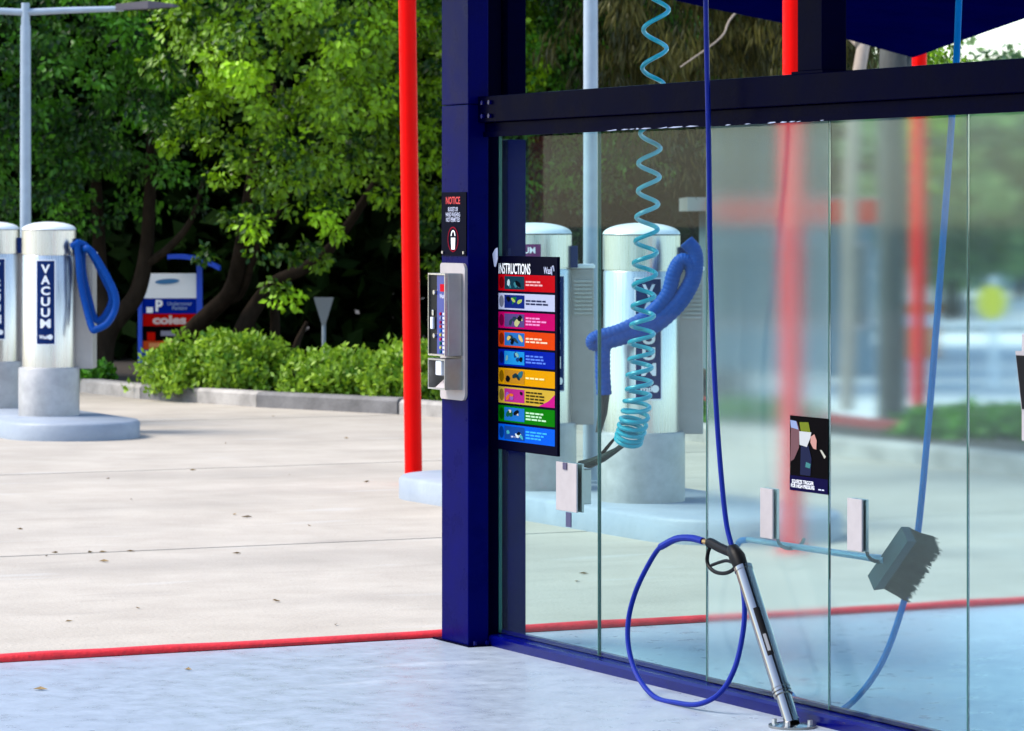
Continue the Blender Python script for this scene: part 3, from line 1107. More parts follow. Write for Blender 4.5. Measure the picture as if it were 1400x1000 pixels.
# E: drooping gum with pale trunk
g = W(1160, 560, 29.8)
tree((g.x, g.y, 0.05), [([W(1158, 566, 29.8), W(1163, 420, 29.8), W(1164, 260, 29.8), W(1172, 120, 29.9), W(1190, 0, 30.2), W(1195, -120, 30.6)], 0.065, 0.05),
                        ([W(1175, 60, 30.0), W(1080, -30, 31.4), W(960, -60, 32.6)], 0.045, 0.02),
                        ([W(930, 92, 31.6), W(985, 52, 31.6), W(1002, 22, 31.8), W(1060, -30, 32)], 0.006, 0.012)],
     crown_droop, (1.55, 33.2, 3.95), 0.5, (1.0, 0.8, 0.9), 'gum tree with drooping olive-brown leaves and a thin pale trunk behind the misted glass', bark='palebark',
     extra=[(crown_droop, (2.85, 32.4, 4.4), 2.0, (0.75, 0.7, 0.9)), (crown_mid, (1.7, 36.5, 4.3), 1.2, (1.0, 0.7, 0.8))])
# F: grey trunk with bright tuft over the sky gap
g = W(1220, 600, 26.6)
tree((g.x, g.y, 0.05), [([W(1220, 608, 26.6), W(1221, 420, 26.6), W(1219, 200, 26.7), W(1222, 60, 26.8), W(1228, -80, 27.2)], 0.115, 0.10),
                        ([W(1220, 130, 26.7), W(1255, 60, 27.0), W(1290, 20, 27.5)], 0.05, 0.02)],
     mesh_of(crown_mb(random.Random(5), 0.42, 0.4, 0.85, 80, 46, 0.07, 0.04, 0.16), 'crown_small', 'leaf_bright'), (3.2, 27.6, 2.6), 0, (0.62, 0.7, 0.8),
     'tree with stout grey trunk left of the far red pole, tuft under the shade', bark='greybark')

# back rows closing the view under the crowns, leaf colour darkened as shade
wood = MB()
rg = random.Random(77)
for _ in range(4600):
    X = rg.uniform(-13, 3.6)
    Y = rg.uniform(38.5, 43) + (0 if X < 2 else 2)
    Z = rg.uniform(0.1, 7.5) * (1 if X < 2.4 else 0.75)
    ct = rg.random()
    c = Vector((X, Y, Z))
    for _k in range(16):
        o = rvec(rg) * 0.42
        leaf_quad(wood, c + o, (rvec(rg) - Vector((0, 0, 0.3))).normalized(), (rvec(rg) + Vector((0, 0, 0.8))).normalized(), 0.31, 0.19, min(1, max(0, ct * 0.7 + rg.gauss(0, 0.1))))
wo_ = wood.build('far_thicket', 'leaf_shaded')
wo_['kind'] = 'stuff'


def shrub(px0, px1, ytop, Y, label, dens, m, L=0.075, depth=0.8, seed=1, name='ground_cover_shrub', cat='shrub', grp='low shrubs along the garden kerb', taper=0.8):
    rng = random.Random(seed)
    x0, x1 = W(px0, 300, Y).x, W(px1, 300, Y).x
    h = W(0, ytop, Y).z - 0.05
    w = (x1 - x0) / 2
    t = thing(name, ((x0 + x1) / 2, Y, 0.06), 0, label, cat, grp)
    mb = MB()
    for _ in range(dens):
        w1 = rng.uniform(0, 2 * math.pi)
        el = rng.random() ** 0.7
        d = Vector((math.cos(w1) * math.sqrt(1 - el * el), math.sin(w1) * math.sqrt(1 - el * el), el))
        rr_ = rng.uniform(0.62, 1.0) * (1 + 0.13 * math.sin(w1 * 5 + el * 6) + 0.08 * math.sin(w1 * 11))
        sx = abs(d.x) ** taper * (1 if d.x > 0 else -1)
        c = Vector((sx * w, d.y * depth, d.z ** 0.85 * h)) * rr_
        ct = min(1, max(0, rng.gauss(0.5, 0.2)))
        for _k in range(7):
            o = rvec(rng) * 0.055
            dirn = (d * 0.5 + Vector((0, 0, 0.5)) + rvec(rng)).normalized()
            nr = (d + rvec(rng) * 0.8).normalized()
            q = c + o
            if q.z < 0.01:
                q.z = 0.01
            leaf_quad(mb, q, dirn, nr, L * rng.uniform(0.6, 1.2), L * 0.55, min(1, max(0, ct + rng.gauss(0, 0.15))))
    mb.build('foliage', m, t)
    st = MB()
    for _ in range(9):
        x = rng.uniform(-w * 0.7, w * 0.7)
        y = rng.uniform(-depth * 0.5, depth * 0.5)
        st.tube([(x, y, -0.02), (x + rng.uniform(-0.05, 0.05), y, h * 0.4), (x + rng.uniform(-0.1, 0.1), y, h * 0.75)], [0.012, 0.009, 0.005], 5)
    so_ = st.build('stems', 'bark', t)
    so_['kind'] = 'stuff'
    return t


shrub(188, 425, 466, 31.9, 'bright green mound of ground cover in front of the pylon sign', 2300, 'leaf_hedge', seed=2, depth=0.75, taper=1.15)
shrub(385, 545, 490, 30.9, 'lower green ground cover mound behind the dark kerb left of the red pole', 1300, 'leaf_hedge', seed=5, depth=0.65)
shrub(500, 625, 482, 30.4, 'green ground cover directly behind the left red pole', 1100, 'leaf_hedge', seed=6, depth=0.65)
shrub(108, 152, 506, 33.4, 'small dark tuft beside the vacuum drum at the garden edge', 260, 'leaf_mid', seed=8, depth=0.25)
shrub(640, 930, 512, 29.3, 'green shrub behind the clear glass and the vacuums', 1300, 'leaf_mid', seed=11, depth=0.6)
shrub(1230, 1480, 568, 25.2, 'low grey-green hedge along the far kerb behind the misted panes', 1400, 'leaf_mid', seed=9, depth=0.45)
shrub(940, 1120, 560, 27.2, 'low green plants in the bed behind the poster pane', 800, 'leaf_mid', seed=10, depth=0.4)

# far trees and buildings beyond the car park
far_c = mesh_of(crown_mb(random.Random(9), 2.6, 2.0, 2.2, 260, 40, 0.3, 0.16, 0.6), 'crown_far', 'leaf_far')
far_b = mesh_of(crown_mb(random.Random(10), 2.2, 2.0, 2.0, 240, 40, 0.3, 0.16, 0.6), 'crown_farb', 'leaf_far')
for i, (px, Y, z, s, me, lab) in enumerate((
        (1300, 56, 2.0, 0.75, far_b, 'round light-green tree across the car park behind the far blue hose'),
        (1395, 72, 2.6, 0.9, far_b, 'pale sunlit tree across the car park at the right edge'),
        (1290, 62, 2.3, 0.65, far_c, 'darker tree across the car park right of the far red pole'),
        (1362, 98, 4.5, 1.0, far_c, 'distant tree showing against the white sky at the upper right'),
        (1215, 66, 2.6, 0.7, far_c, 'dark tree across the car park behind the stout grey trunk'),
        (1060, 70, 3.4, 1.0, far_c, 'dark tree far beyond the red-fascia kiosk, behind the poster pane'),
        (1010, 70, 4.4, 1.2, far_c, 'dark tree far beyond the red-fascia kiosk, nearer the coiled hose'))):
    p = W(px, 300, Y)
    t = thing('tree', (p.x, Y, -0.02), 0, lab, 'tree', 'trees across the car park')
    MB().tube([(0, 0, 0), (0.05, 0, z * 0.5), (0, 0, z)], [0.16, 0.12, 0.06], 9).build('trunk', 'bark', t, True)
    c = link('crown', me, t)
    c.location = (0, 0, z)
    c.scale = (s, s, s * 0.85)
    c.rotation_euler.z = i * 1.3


def building(px0, px1, Y, depth, h, wall, label, fascia=None, rows_=1, nwin=4):
    x0, x1 = W(px0, 300, Y).x, W(px1, 300, Y).x
    w = x1 - x0
    t = thing('shop_building', ((x0 + x1) / 2, Y, -0.02), 0, label, 'building')
    MB().box(-w / 2, w / 2, 0, depth, 0, h).build('wall', wall, t)
    MB().box(-w / 2 - 0.2, w / 2 + 0.2, -0.3, depth + 0.2, h + 0.003, h + 0.14).build('roof', 'rooftin', t)
    if fascia:
        MB().box(-w / 2, w / 2, -0.36, -0.302, h - 0.12, h + 0.12).build('fascia', fascia, t)
    ww = w / nwin
    for r_ in range(rows_):
        for k in range(nwin):
            xa = -w / 2 + ww * k + ww * 0.18
            za = 0.5 + r_ * 1.6
            f = MB()
            f.box(xa, xa + ww * 0.64, -0.05, -0.002, za, za + 0.9)
            wn_ = f.build('window', 'plate', t)
            MB().box(xa + 0.06, xa + ww * 0.64 - 0.06, -0.058, -0.05, za + 0.06, za + 0.84).build('pane', 'window', wn_)
    return t


building(965, 1198, 36.2, 1.3, 1.70, 'wallblue', 'low grey kiosk with a red fascia behind the misted panes', 'red', 1, 4)
building(1300, 1460, 78, 8, 2.2, 'wallblue', 'blue-grey building with a pale roof across the car park', None, 1, 4)


def car(px, Y, rz, paint, label):
    p = W(px, 300, Y)
    t = thing('parked_car', (p.x, Y, 0.01), rz, label, 'car', 'cars parked across the road')
    prof = [(-2.1, 0.25), (-2.15, 0.55), (-2.05, 0.8), (-1.3, 0.92), (-0.65, 1.38), (0.75, 1.42), (1.45, 0.98), (2.0, 0.92), (2.12, 0.6), (2.1, 0.25)]
    bm = bmesh.new()
    vs = [[bm.verts.new((x, s * (0.85 if z < 1.0 else 0.68), z)) for x, z in prof] for s in (-1, 1)]
    n_ = len(prof)
    bm.faces.new(vs[0])
    bm.faces.new(vs[1][::-1])
    for i in range(n_):
        bm.faces.new((vs[0][i], vs[1][i], vs[1][(i + 1) % n_], vs[0][(i + 1) % n_]))
    bmesh.ops.recalc_face_normals(bm, faces=bm.faces[:])
    bmesh.ops.bevel(bm, geom=bm.edges[:], offset=0.05, segments=2, affect='EDGES')
    MB().bm(bm).build('body', paint, t, True)
    for s in (-1, 1):
        sw = MB().add([(-1.05, s * 0.80, 0.98), (1.2, s * 0.80, 1.0), (0.66, s * 0.70, 1.34), (-0.58, s * 0.70, 1.31)], [(0, 1, 2, 3)])
        sw.v = [q + Vector((0, s * 0.03, 0)) for q in sw.v]
        sw.build('side_window', 'window', t)
        for x in (-1.3, 1.3):
            wh = MB().cyl((x, s * 0.66, 0.3), (x, s * 0.87, 0.3), 0.3, n=20).build('wheel', 'rubber', t, True)
            MB().cyl((x, s * 0.86, 0.3), (x, s * 0.885, 0.3), 0.18, n=16).build('rim', 'steel', wh, True)
    MB().add([(-1.33, -0.58, 0.97), (-1.33, 0.58, 0.97), (-0.74, 0.55, 1.35), (-0.74, -0.55, 1.35)], [(0, 1, 2, 3)]).shift((-0.035, 0, 0.03)).build('windscreen', 'window', t)
    for s in (-1, 1):
        MB().box(-2.19, -2.1, s * 0.62 - 0.12, s * 0.62 + 0.12, 0.6, 0.72, 0.01).build('headlight', 'white', t)
    return t


car(1243, 60, 1.5, 'car_silver', 'silver car parked far across the car park behind the far red pole')

ys = thing('round_sign', (W(1355, 415, 34).x, 34, 0.01), R(-40), 'round yellow sign on a white post across the car park', 'sign')
zc = W(1355, 415, 34).z
MB().cyl((0, 0, zc), (0, 0.03, zc), 0.165, n=28).build('disc', 'yellow', ys, True)
MB().cyl((0, 0.05, 0), (0, 0.05, zc + 0.25), 0.035, n=12).build('post', 'white', ys, True)
bar = []
for i, (px, py) in enumerate(((1236, 455), (1270, 455))):
    Y = 41
    t = thing('road_barrier', (W(px, 300, Y).x, Y, 0.01), 0, ['orange barrier beside the far red pole, left of it', 'orange barrier beside the far red pole, right of it'][i], 'barrier', 'orange barriers')
    MB().prism([(-0.12, 0.0), (0.12, 0.0), (0.05, 0.2), (0.045, 0.62), (-0.045, 0.62), (-0.05, 0.2)], 'x', -0.11, 0.11).build('body', 'orange', t)
    MB().box(-0.112, 0.112, -0.062, -0.052, 0.36, 0.5).build('stripe', 'white', t)

lw = thing('low_wall', (8.2, 50.5, 0.0), 0, 'long low blue-grey wall with white coping across the car park', 'wall')
MB().box(-3.4, 5, -0.1, 0.1, 0, 0.09).build('wall', 'wallblue', lw)
MB().box(-3.4, 5, -0.14, 0.14, 0.091, 0.15).build('coping', 'white', lw)

# pylon sign in the trees
py = thing('pylon_sign', (W(232, 500, 38).x, 38, 0.02), -0.0, 'blue car park pylon sign half hidden by the leaning trunk', 'sign')
S = 38 / 4900


def pp(px, y_):
    return ((px - 232) * S, EYE - (y_ - 300) * S - 0.02)


for (a, b) in ((189, 195), (269, 277)):
    x0, _ = pp(a, 0)
    x1, _ = pp(b, 0)
    MB().box(x0, x1, -0.03, 0.03, 0, pp(0, 374 if a < 200 else 362)[1], 0.004).build('post', 'pylon', py)


def pboard(px0, px1, y0, y1, m, nm, d=0.0):
    x0, z1 = pp(px0, y0)
    x1, z0 = pp(px1, y1)
    return MB().box(x0, x1, -0.022 - d, 0.02, z0, z1).build(nm, m, py)


pboard(195.5, 268.5, 374, 408, 'white', 'header_panel')
pboard(195.5, 268.5, 408.3, 429, flat(0, 45, 175), 'parking_panel')
pboard(195.5, 268.5, 429.3, 446, flat(225, 15, 10), 'red_panel')
pboard(195.5, 268.5, 446.3, 466, flat(10, 5, 10), 'black_panel')
pboard(195.5, 268.5, 466.3, 478, flat(240, 90, 40), 'orange_panel')
pboard(195.5, 268.5, 478.3, 505, flat(10, 80, 185), 'lower_panel')
arc = []
for k in range(15):
    u = k / 14
    px = 230 + 71 * u
    arc.append((*pp(px, 351 + 16 * u ** 2 - 2 * math.sin(u * 3)), 0))
cap = MB()
for (x, z, _) in arc:
    for dy, dz in ((-0.10, -0.028), (0.10, -0.028), (0.10, 0.022), (-0.10, 0.022)):
        cap.v.append(Vector((x, dy, z + dz)))
for i in range(14):
    for k in range(4):
        cap.f.append([i * 4 + k, i * 4 + (k + 1) % 4, (i + 1) * 4 + (k + 1) % 4, (i + 1) * 4 + k])
cap.f += [[0, 1, 2, 3], [59, 58, 57, 56]]
cap.build('curved_canopy', 'pylon', py)


def pt(s, px, y_, wpx, hpx, m, nm, bold=0.02):
    x, z = pp(px, y_)
    return on_wall(text_mb(s, wpx * S, hpx * S, bold), x, z, -0.026).build(nm, m, py)


pt('P', 218, 418, 10, 16, 'white', 'parking_letter', 0.04)
pt('Undercover\nParking', 246, 419, 34, 13, flat(170, 190, 235), 'parking_words')
pt('coles', 232, 437.5, 46, 12.5, flat(255, 225, 220), 'store_lettering', 0.05)
pt('Vodo', 232, 456, 17, 8, flat(190, 190, 200), 'shop_lettering') if False else None
x, z = pp(229, 385)
sw = MB().add([(x + 0.13 * math.cos(k * math.pi / 10), -0.026, z + 0.028 * math.sin(k * math.pi / 10) + 0.008 * math.cos(k * math.pi / 10)) for k in range(20)], [list(range(20))])
sw.build('swoosh', flat(90, 150, 205), py)
for (px, y_, w_, h_, m_) in ((230, 456, 20, 7, flat(170, 165, 185)), (207, 460, 11, 11, flat(235, 25, 10)), (220, 472, 32, 6, flat(255, 170, 110)), (205, 424, 9, 8, 'white'), (208, 490, 20, 9, flat(190, 220, 245))):
    x, z = pp(px, y_)
    MB().quad((x - w_ * S / 2, -0.026, z - h_ * S / 2), (x + w_ * S / 2, -0.026, z - h_ * S / 2), (x + w_ * S / 2, -0.026, z + h_ * S / 2), (x - w_ * S / 2, -0.026, z + h_ * S / 2)).build('panel_mark', m_, py)

# back of a give-way sign under the trees
gs = thing('road_sign', (W(442.5, 300, 37.2).x, 37.2, 0.04), 0, 'grey back of a triangular road sign among the trunks', 'sign')
zt = W(0, 412, 37.2).z
MB().prism([(-0.105, zt), (0.105, zt), (0.018, zt - 0.29), (-0.018, zt - 0.29)], 'y', 0, 0.008).build('plate', flat(165, 172, 178), gs)
MB().cyl((0, 0.03, 0), (0, 0.03, zt - 0.05), 0.021, n=12).build('post', 'galv', gs, True)

# ================================================================== THINGS ON THE COLUMN
# notice on the column's side face (local: x along u, face normal -y)
nt_ = bay('notice_sign', -0.117, 0.0, 0, 'dark notice with red heading on the column above the pay box', 'sign')
zt, zb = 1.6 + 37 / 4900 * 13.5, 1.6 - 50 / 4900 * 13.5
MB().box(-0.108, 0.108, -0.0045, -0.001, zb, zt).build('board', flat(4, 5, 30), nt_)
zm = zt
on_wall(text_mb('NOTICE', 0.125, 0.028, 0.02), -0.004, zt - 0.031, -0.006).build('heading', 'redprint', nt_)
on_wall(text_mb('BUCKET OR\nHAND WASHING\nNOT PERMITTED', 0.125, 0.056, 0.01), -0.004, zt - 0.084, -0.006).build('wording', 'paleprint', nt_)
ring = MB()
for k in range(40):
    w = 2 * math.pi * k / 40
    for r_ in (0.042, 0.047):
        ring.v.append(Vector((-0.004 + r_ * math.cos(w), -0.006, zt - 0.178 + r_ * 1.02 * math.sin(w))))
for k in range(40):
    k2 = (k + 1) % 40
    ring.f.append([2 * k, 2 * k2, 2 * k2 + 1, 2 * k + 1])
ring.build('ban_ring', flat(150, 10, 40), nt_)
hand = MB()
hand.add([(-0.022, -0.006, zt - 0.172), (0.016, -0.006, zt - 0.172), (0.012, -0.006, zt - 0.216), (-0.018, -0.006, zt - 0.216)], [(0, 1, 2, 3)])
for k in range(12):
    w0, w1 = math.pi * k / 12, math.pi * (k + 1) / 12
    hand.quad((-0.003 + 0.013 * math.cos(w0), -0.006, zt - 0.165 + 0.016 * math.sin(w0)), (-0.003 + 0.020 * math.cos(w0), -0.006, zt - 0.165 + 0.022 * math.sin(w0)),
              (-0.003 + 0.020 * math.cos(w1), -0.006, zt - 0.165 + 0.022 * math.sin(w1)), (-0.003 + 0.013 * math.cos(w1), -0.006, zt - 0.165 + 0.016 * math.sin(w1)))
hand.build('bucket_symbol', 'white', nt_)
for sx in (-0.095, 0.09):
    MB().cyl((sx, -0.0045, zb + 0.012), (sx, -0.009, zb + 0.012), 0.006, n=10).build('screw', 'steel', nt_)

# pay box
pb = bay('pay_box', -0.117, 0.0, 0, 'stainless steel pay box with coloured buttons and a card slot on the column', 'pay box')
zT = 1.6 - 60 / 4900 * 13.5
zB = 1.6 - 247 / 4900 * 13.5
bk = MB()
lo = []
for (cx, cz, w0) in ((0.085, zT - 0.028, 0), (-0.092, zT - 0.012, 90), (-0.092, zB + 0.012, 180), (0.085, zB + 0.028, 270)):
    r_ = 0.028 if cx > 0 else 0.012
    for k in range(6):
        w = R(w0 + 18 * k)
        lo.append((cx + r_ * math.cos(w), cz + r_ * math.sin(w)))
bk.prism(lo, 'y', -0.012, -0.001).build('back_plate', 'plate', pb)
D0, D1 = -0.085, -0.0125
xa, xb = -0.058, 0.092
z1, z2, z3, z4 = 1.6 - 74 / 4900 * 13.45, 1.6 - 187 / 4900 * 13.45, 1.6 - 191 / 4900 * 13.45, 1.6 - 233 / 4900 * 13.45
# upper case: frame round a recessed fascia
uc = MB()
uc.box(xa, xb, D0 + 0.012, D1, z2, z1, 0.003)
upc = uc.build('upper_case', 'steel_dark', pb)
fr_ = MB()
fr_.box(xa, xb, D0, D0 + 0.011, z1 - 0.006, z1)
fr_.box(xa, xb, D0, D0 + 0.011, z2, z2 + 0.006)
fr_.box(xa, xa + 0.005, D0, D0 + 0.011, z2 + 0.0062, z1 - 0.0062)
fr_.box(xb - 0.005, xb, D0, D0 + 0.011, z2 + 0.0062, z1 - 0.0062)
fr_.build('rim', 'steel', upc)
MB().box(xa + 0.006, xa + 0.068, D0 + 0.006, D0 + 0.0118, z2 + 0.007, z1 - 0.007).build('black_fascia', 'black', pb)
MB().box(xa + 0.0685, xb - 0.006, D0 + 0.006, D0 + 0.0118, z2 + 0.007, z1 - 0.007).build('button_panel', 'panel_blue', pb)
yy = D0 + 0.0045
MB().box(xa + 0.098, xa + 0.140, yy, D0 + 0.0058, z1 - 0.068, z1 - 0.040).build('red_display', flat(215, 20, 40), pb)
on_wall(text_mb('Wash', 0.044, 0.017, 0.02), xa + 0.118, z1 - 0.085, yy - 0.0005).build('logo', 'paleprint', pb)
cols_ = [(200, 30, 60), (150, 150, 190), (170, 40, 90), (225, 70, 50), (40, 120, 210), (215, 200, 90), (215, 50, 90), (20, 110, 90), (225, 210, 110), (30, 110, 150)]
for k, c in enumerate(cols_):
    zz = z1 - 0.152 - k * 0.0158
    MB().cyl((xa + 0.105, D0 + 0.0058, zz), (xa + 0.105, D0 + 0.001, zz), 0.0058, n=12).build('button', flat(*c), pb, True)
    MB().quad((xa + 0.120, yy, zz - 0.005), (xa + 0.142, yy, zz - 0.005), (xa + 0.142, yy, zz + 0.005), (xa + 0.120, yy, zz + 0.005)).build('button_caption', 'paleprint', pb)
for zz in (z1 - 0.072, z2 + 0.075):
    MB().cyl((xa + 0.055, D0 + 0.0058, zz), (xa + 0.055, D0 - 0.002, zz), 0.009, n=14).build('key_lock', 'steel', pb, True)
MB().box(xa + 0.028, xa + 0.048, D0 - 0.004, D0 + 0.0058, z2 + 0.100, z2 + 0.145, 0.002).build('coin_slot', 'cardslot', pb)
MB().box(xa + 0.033, xa + 0.046, D0, D0 + 0.0058, z2 + 0.150, z2 + 0.172, 0.002).build('coin_guide', 'steel', pb)
# lower case, an open tray
lc = MB()
lc.box(xa, xb, D0, D1, z4, z4 + 0.006)
lc.box(xa, xb, D0, D1, z3 - 0.006, z3)
lc.box(xa, xa + 0.005, D0, D1, z4 + 0.0062, z3 - 0.0062)
lc.box(xb - 0.005, xb, D0, D1, z4 + 0.0062, z3 - 0.0062)
lc.box(xa + 0.0052, xb - 0.0052, D1 - 0.006, D1 - 0.001, z4 + 0.0062, z3 - 0.0062)
lc.build('lower_tray', 'steel_dark', pb)
MB().box(xa + 0.058, xa + 0.108, D0 + 0.004, D0 + 0.03, z3 - 0.062, z3 - 0.007, 0.003).build('card_reader', 'cardslot', pb)
MB().add([(xa + 0.06, D0 + 0.002, z4 + 0.0065), (xb - 0.006, D0 + 0.002, z4 + 0.0065), (xb - 0.006, D1 - 0.01, z4 + 0.055), (xa + 0.06, D1 - 0.01, z4 + 0.055)], [(0, 1, 2, 3)]).build('chute', 'plate', pb)

# little pale patch on the column edge
tg = bay('pale_patch', 0.03, 0.10, 1.5, 'small pale patch beside the upper corner of the instruction board', 'tag')
q0 = B(677, 352, 0.10)
tg.location = P(q0.x, 0.10, q0.z)
MB().prism([(-0.02, 0.012), (0.004, 0.032), (0.022, 0.036), (0.024, -0.006), (0.006, -0.036), (-0.004, -0.034)], 'y', -0.002, 0.0).build('slip', 'paleprint', tg)

# instruction board
qa, qb = B(680, 350, 0.112), B(762, 353, 0.112)
ib = bay('instruction_board', (qa.x + qb.x) / 2, 0.112, 0, 'tall dark instruction board with nine coloured strips on the end glass', 'sign')
hwid = (qb.x - qa.x) / 2
zt, zb = 1.463, 0.738
MB().box(-hwid, hwid, 0.0, 0.012, zb, zt, 0.002).build('board', 'board', ib)
for k in range(4):
    pass
mt = on_wall(text_mb('INSTRUCTIONS', 0.265, 0.040, 0.012), -hwid + 0.148, zt - 0.047, -0.002)
mt.build('heading', 'white', ib)
on_wall(text_mb('Wash', 0.068, 0.026, 0.012), hwid - 0.072, zt - 0.050, -0.002).build('logo', 'paleprint', ib)
sq = MB().tube(catmull([(hwid - 0.038, -0.003, zt - 0.066), (hwid - 0.036, -0.003, zt - 0.04), (hwid - 0.026, -0.003, zt - 0.034), (hwid - 0.02, -0.003, zt - 0.052)], 5), 0.0022, 5)
sq.build('logo_flourish', 'paleprint', ib)
strips = [((200, 0, 18), (255, 180, 180)), ((196, 200, 228), (40, 45, 80)), ((200, 0, 100), (255, 150, 210)), ((226, 66, 10), (255, 215, 180)), ((0, 30, 160), (90, 130, 235)),
          ((225, 155, 0), (255, 235, 160)), ((205, 168, 55), (60, 50, 10)), ((0, 118, 0), (190, 235, 190)), ((0, 90, 215), (60, 175, 255))]
rng = random.Random(4)
pics = [[(20, 60, 75), (60, 130, 140), (190, 215, 220)], [(20, 40, 120), (20, 120, 55), (170, 190, 90)], [(90, 70, 130), (40, 60, 80), (190, 190, 130)], [(40, 110, 185), (35, 60, 70), (220, 190, 110)],
        [(30, 140, 210), (20, 60, 120), (120, 170, 170)], [(190, 130, 30), (40, 105, 120), (20, 50, 60)], [(180, 40, 130), (150, 90, 180), (220, 110, 40)], [(30, 110, 190), (20, 90, 60), (210, 200, 190)], [(20, 70, 150), (70, 165, 175), (215, 225, 225)]]
for k, (c, tc_) in enumerate(strips):
    z1_ = 1.394 - k * 0.0699
    z0_ = z1_ - 0.061
    x0, x1 = -hwid + 0.012, hwid - 0.018
    st = MB().quad((x0, -0.0012, z0_), (x1, -0.0012, z0_), (x1, -0.0012, z1_), (x0, -0.0012, z1_)).build('strip', flat(*c, 0.35), ib)
    pw = (x1 - x0)
    xp0, xp1 = x0 + 0.052, x0 + pw * 0.47
    pc = MB().quad((xp0, -0.0020, z0_ + 0.006), (xp1, -0.0020, z0_ + 0.006), (xp1, -0.0020, z1_ - 0.006), (xp0, -0.0020, z1_ - 0.006)).build('picture', flat(*pics[k][0]), st)
    for j in range(5):
        cc = pics[k][1 + (j % 2)] if j < 4 else (10, 14, 22)
        cx = rng.uniform(xp0 + 0.012, xp1 - 0.022)
        cz = rng.uniform(z0_ + 0.018, z1_ - 0.018)
        rx_, rz_ = rng.uniform(0.012, 0.026), rng.uniform(0.006, 0.014)
        rot = rng.uniform(-0.7, 0.7)
        pl = []
        for w in range(12):
            t_ = w * math.pi / 6
            ex, ez = rx_ * math.cos(t_) * rng.uniform(0.75, 1.1), rz_ * math.sin(t_) * rng.uniform(0.75, 1.1)
            X_ = min(xp1, max(xp0, cx + ex * math.cos(rot) - ez * math.sin(rot)))
            Z_ = min(z1_ - 0.006, max(z0_ + 0.006, cz + ex * math.sin(rot) + ez * math.cos(rot)))
            pl.append((X_, -0.0024 - j * 0.0003, Z_))
        MB().add(pl, [list(range(12))]).build('picture_shape', flat(*cc), st)
    # number disc at the left end
    cxn, czn = x0 + 0.027, (z0_ + z1_) / 2
    MB().add([(cxn + 0.019 * math.cos(w * math.pi / 10), -0.002, czn + 0.022 * math.sin(w * math.pi / 10)) for w in range(20)], [list(range(20))]).build('number_disc', flat(*[int(v * 0.6) for v in c]), st)
    nl = [2, 2, 3, 2, 3, 1, 4, 3, 3][k]
    ln = MB()
    for j in range(nl):
        d = dashes(xp1 + 0.012, (z0_ + z1_) / 2 + 0.0115 * (nl / 2 - j - 1) + 0.002, (pw * 0.40) * rng.uniform(0.6, 1.0), 0.0062, -0.0022, 4, rng)
        ln.add(d.v, d.f)
    ln.build('caption_lines', flat(*tc_), st)
    if k == 6:
        MB().add([(x1 - 0.13, -0.0018, z0_), (x1, -0.0018, z0_), (x1, -0.0018, z1_ - 0.014), (x1 - 0.05, -0.0018, z0_ + 0.022)], [(0, 1, 2, 3)]).build('corner_swirl', flat(200, 20, 130), st)
d = dashes(-hwid + 0.12, zb + 0.05, 0.05, 0.006, -0.002, 2, rng)
d.build('footer_line', 'paleprint', ib)

# poster on the misted pane
qa, qb = B(1080, 568, 0.122), B(1132, 575, 0.122)
po = bay('trigger_poster', (qa.x + qb.x) / 2, 0.122, 0, 'small dark poster of hands on a trigger, stuck to the misted pane', 'poster')
hw2 = (qb.x - qa.x) / 2
zt, zb = qa.z, B(1080, 670, 0.122).z
MB().box(-hw2, hw2, 0.0, 0.003, zb, zt).build('sheet', flat(6, 4, 8), po)
H_ = zt - zb


def pp2(pts, c, d):
    MB().add([(-hw2 + x * 2 * hw2, -0.001 - d * 0.0004, zt - y * H_) for x, y in pts], [list(range(len(pts)))]).build('print', flat(*c), po)


pp2([(0, 0.80), (1, 0.80), (1, 1), (0, 1)], (14, 10, 60), 0)
pp2([(0.04, 0.06), (0.2, 0.08), (0.27, 0.2), (0.25, 0.42), (0.12, 0.58), (0.02, 0.62)], (120, 85, 90), 1)
pp2([(0.02, 0.06), (0.18, 0.07), (0.24, 0.18), (0.04, 0.16)], (150, 165, 205), 2)
pp2([(0.26, 0.08), (0.5, 0.07), (0.55, 0.2), (0.3, 0.2)], (120, 130, 40), 1)
pp2([(0.26, 0.2), (0.58, 0.2), (0.55, 0.28), (0.46, 0.4), (0.27, 0.38)], (205, 205, 205), 2)
pp2([(0.56, 0.26), (0.66, 0.22), (0.72, 0.30), (0.71, 0.42), (0.63, 0.41), (0.56, 0.34)], (205, 150, 140), 3)
pp2([(0.30, 0.40), (0.5, 0.38), (0.58, 0.55), (0.55, 0.78), (0.28, 0.78)], (35, 40, 70), 1)
pp2([(0.44, 0.60), (0.56, 0.62), (0.54, 0.68), (0.42, 0.67)], (70, 130, 130), 2)
pp2([(0.80, 0.42), (0.85, 0.42), (0.96, 0.50), (0.92, 0.53)], (200, 195, 180), 2)
on_wall(text_mb('SQUEEZE TRIGGER\nFOR HIGH PRESSURE', 2 * hw2 * 0.62, 0.026, 0.01), -hw2 * 0.30, zt - H_ * 0.905, -0.0016).build('wording', 'white', po)
dashes(hw2 * 0.52, zt - H_ * 0.955, hw2 * 0.3, 0.004, -0.0016, 2).build('small_print', 'paleprint', po)

# ================================================================== HOSES, BRUSH, LANCE


def clamp(px0, px1, y0, y1, label):
    a0, a1 = B(px0, y0, 0.118), B(px1, y0, 0.118)
    zt_, zb_ = a0.z, B(px0, y1, 0.118).z
    am = (a0.x + a1.x) / 2
    h = (a1.x - a0.x) / 2
    t = bay('hook_bracket', am, 0.118, 0, label, 'bracket', 'metal brackets clamped through the glass')
    MB().box(-h, h, 0.0, 0.007, zb_, zt_, 0.0015).build('front_plate', 'plate', t)
    MB().box(-h, h, 0.022, 0.032, zb_, zt_, 0.0015).build('rear_plate', 'steel_dark', t)
    return t, h, zt_, zb_


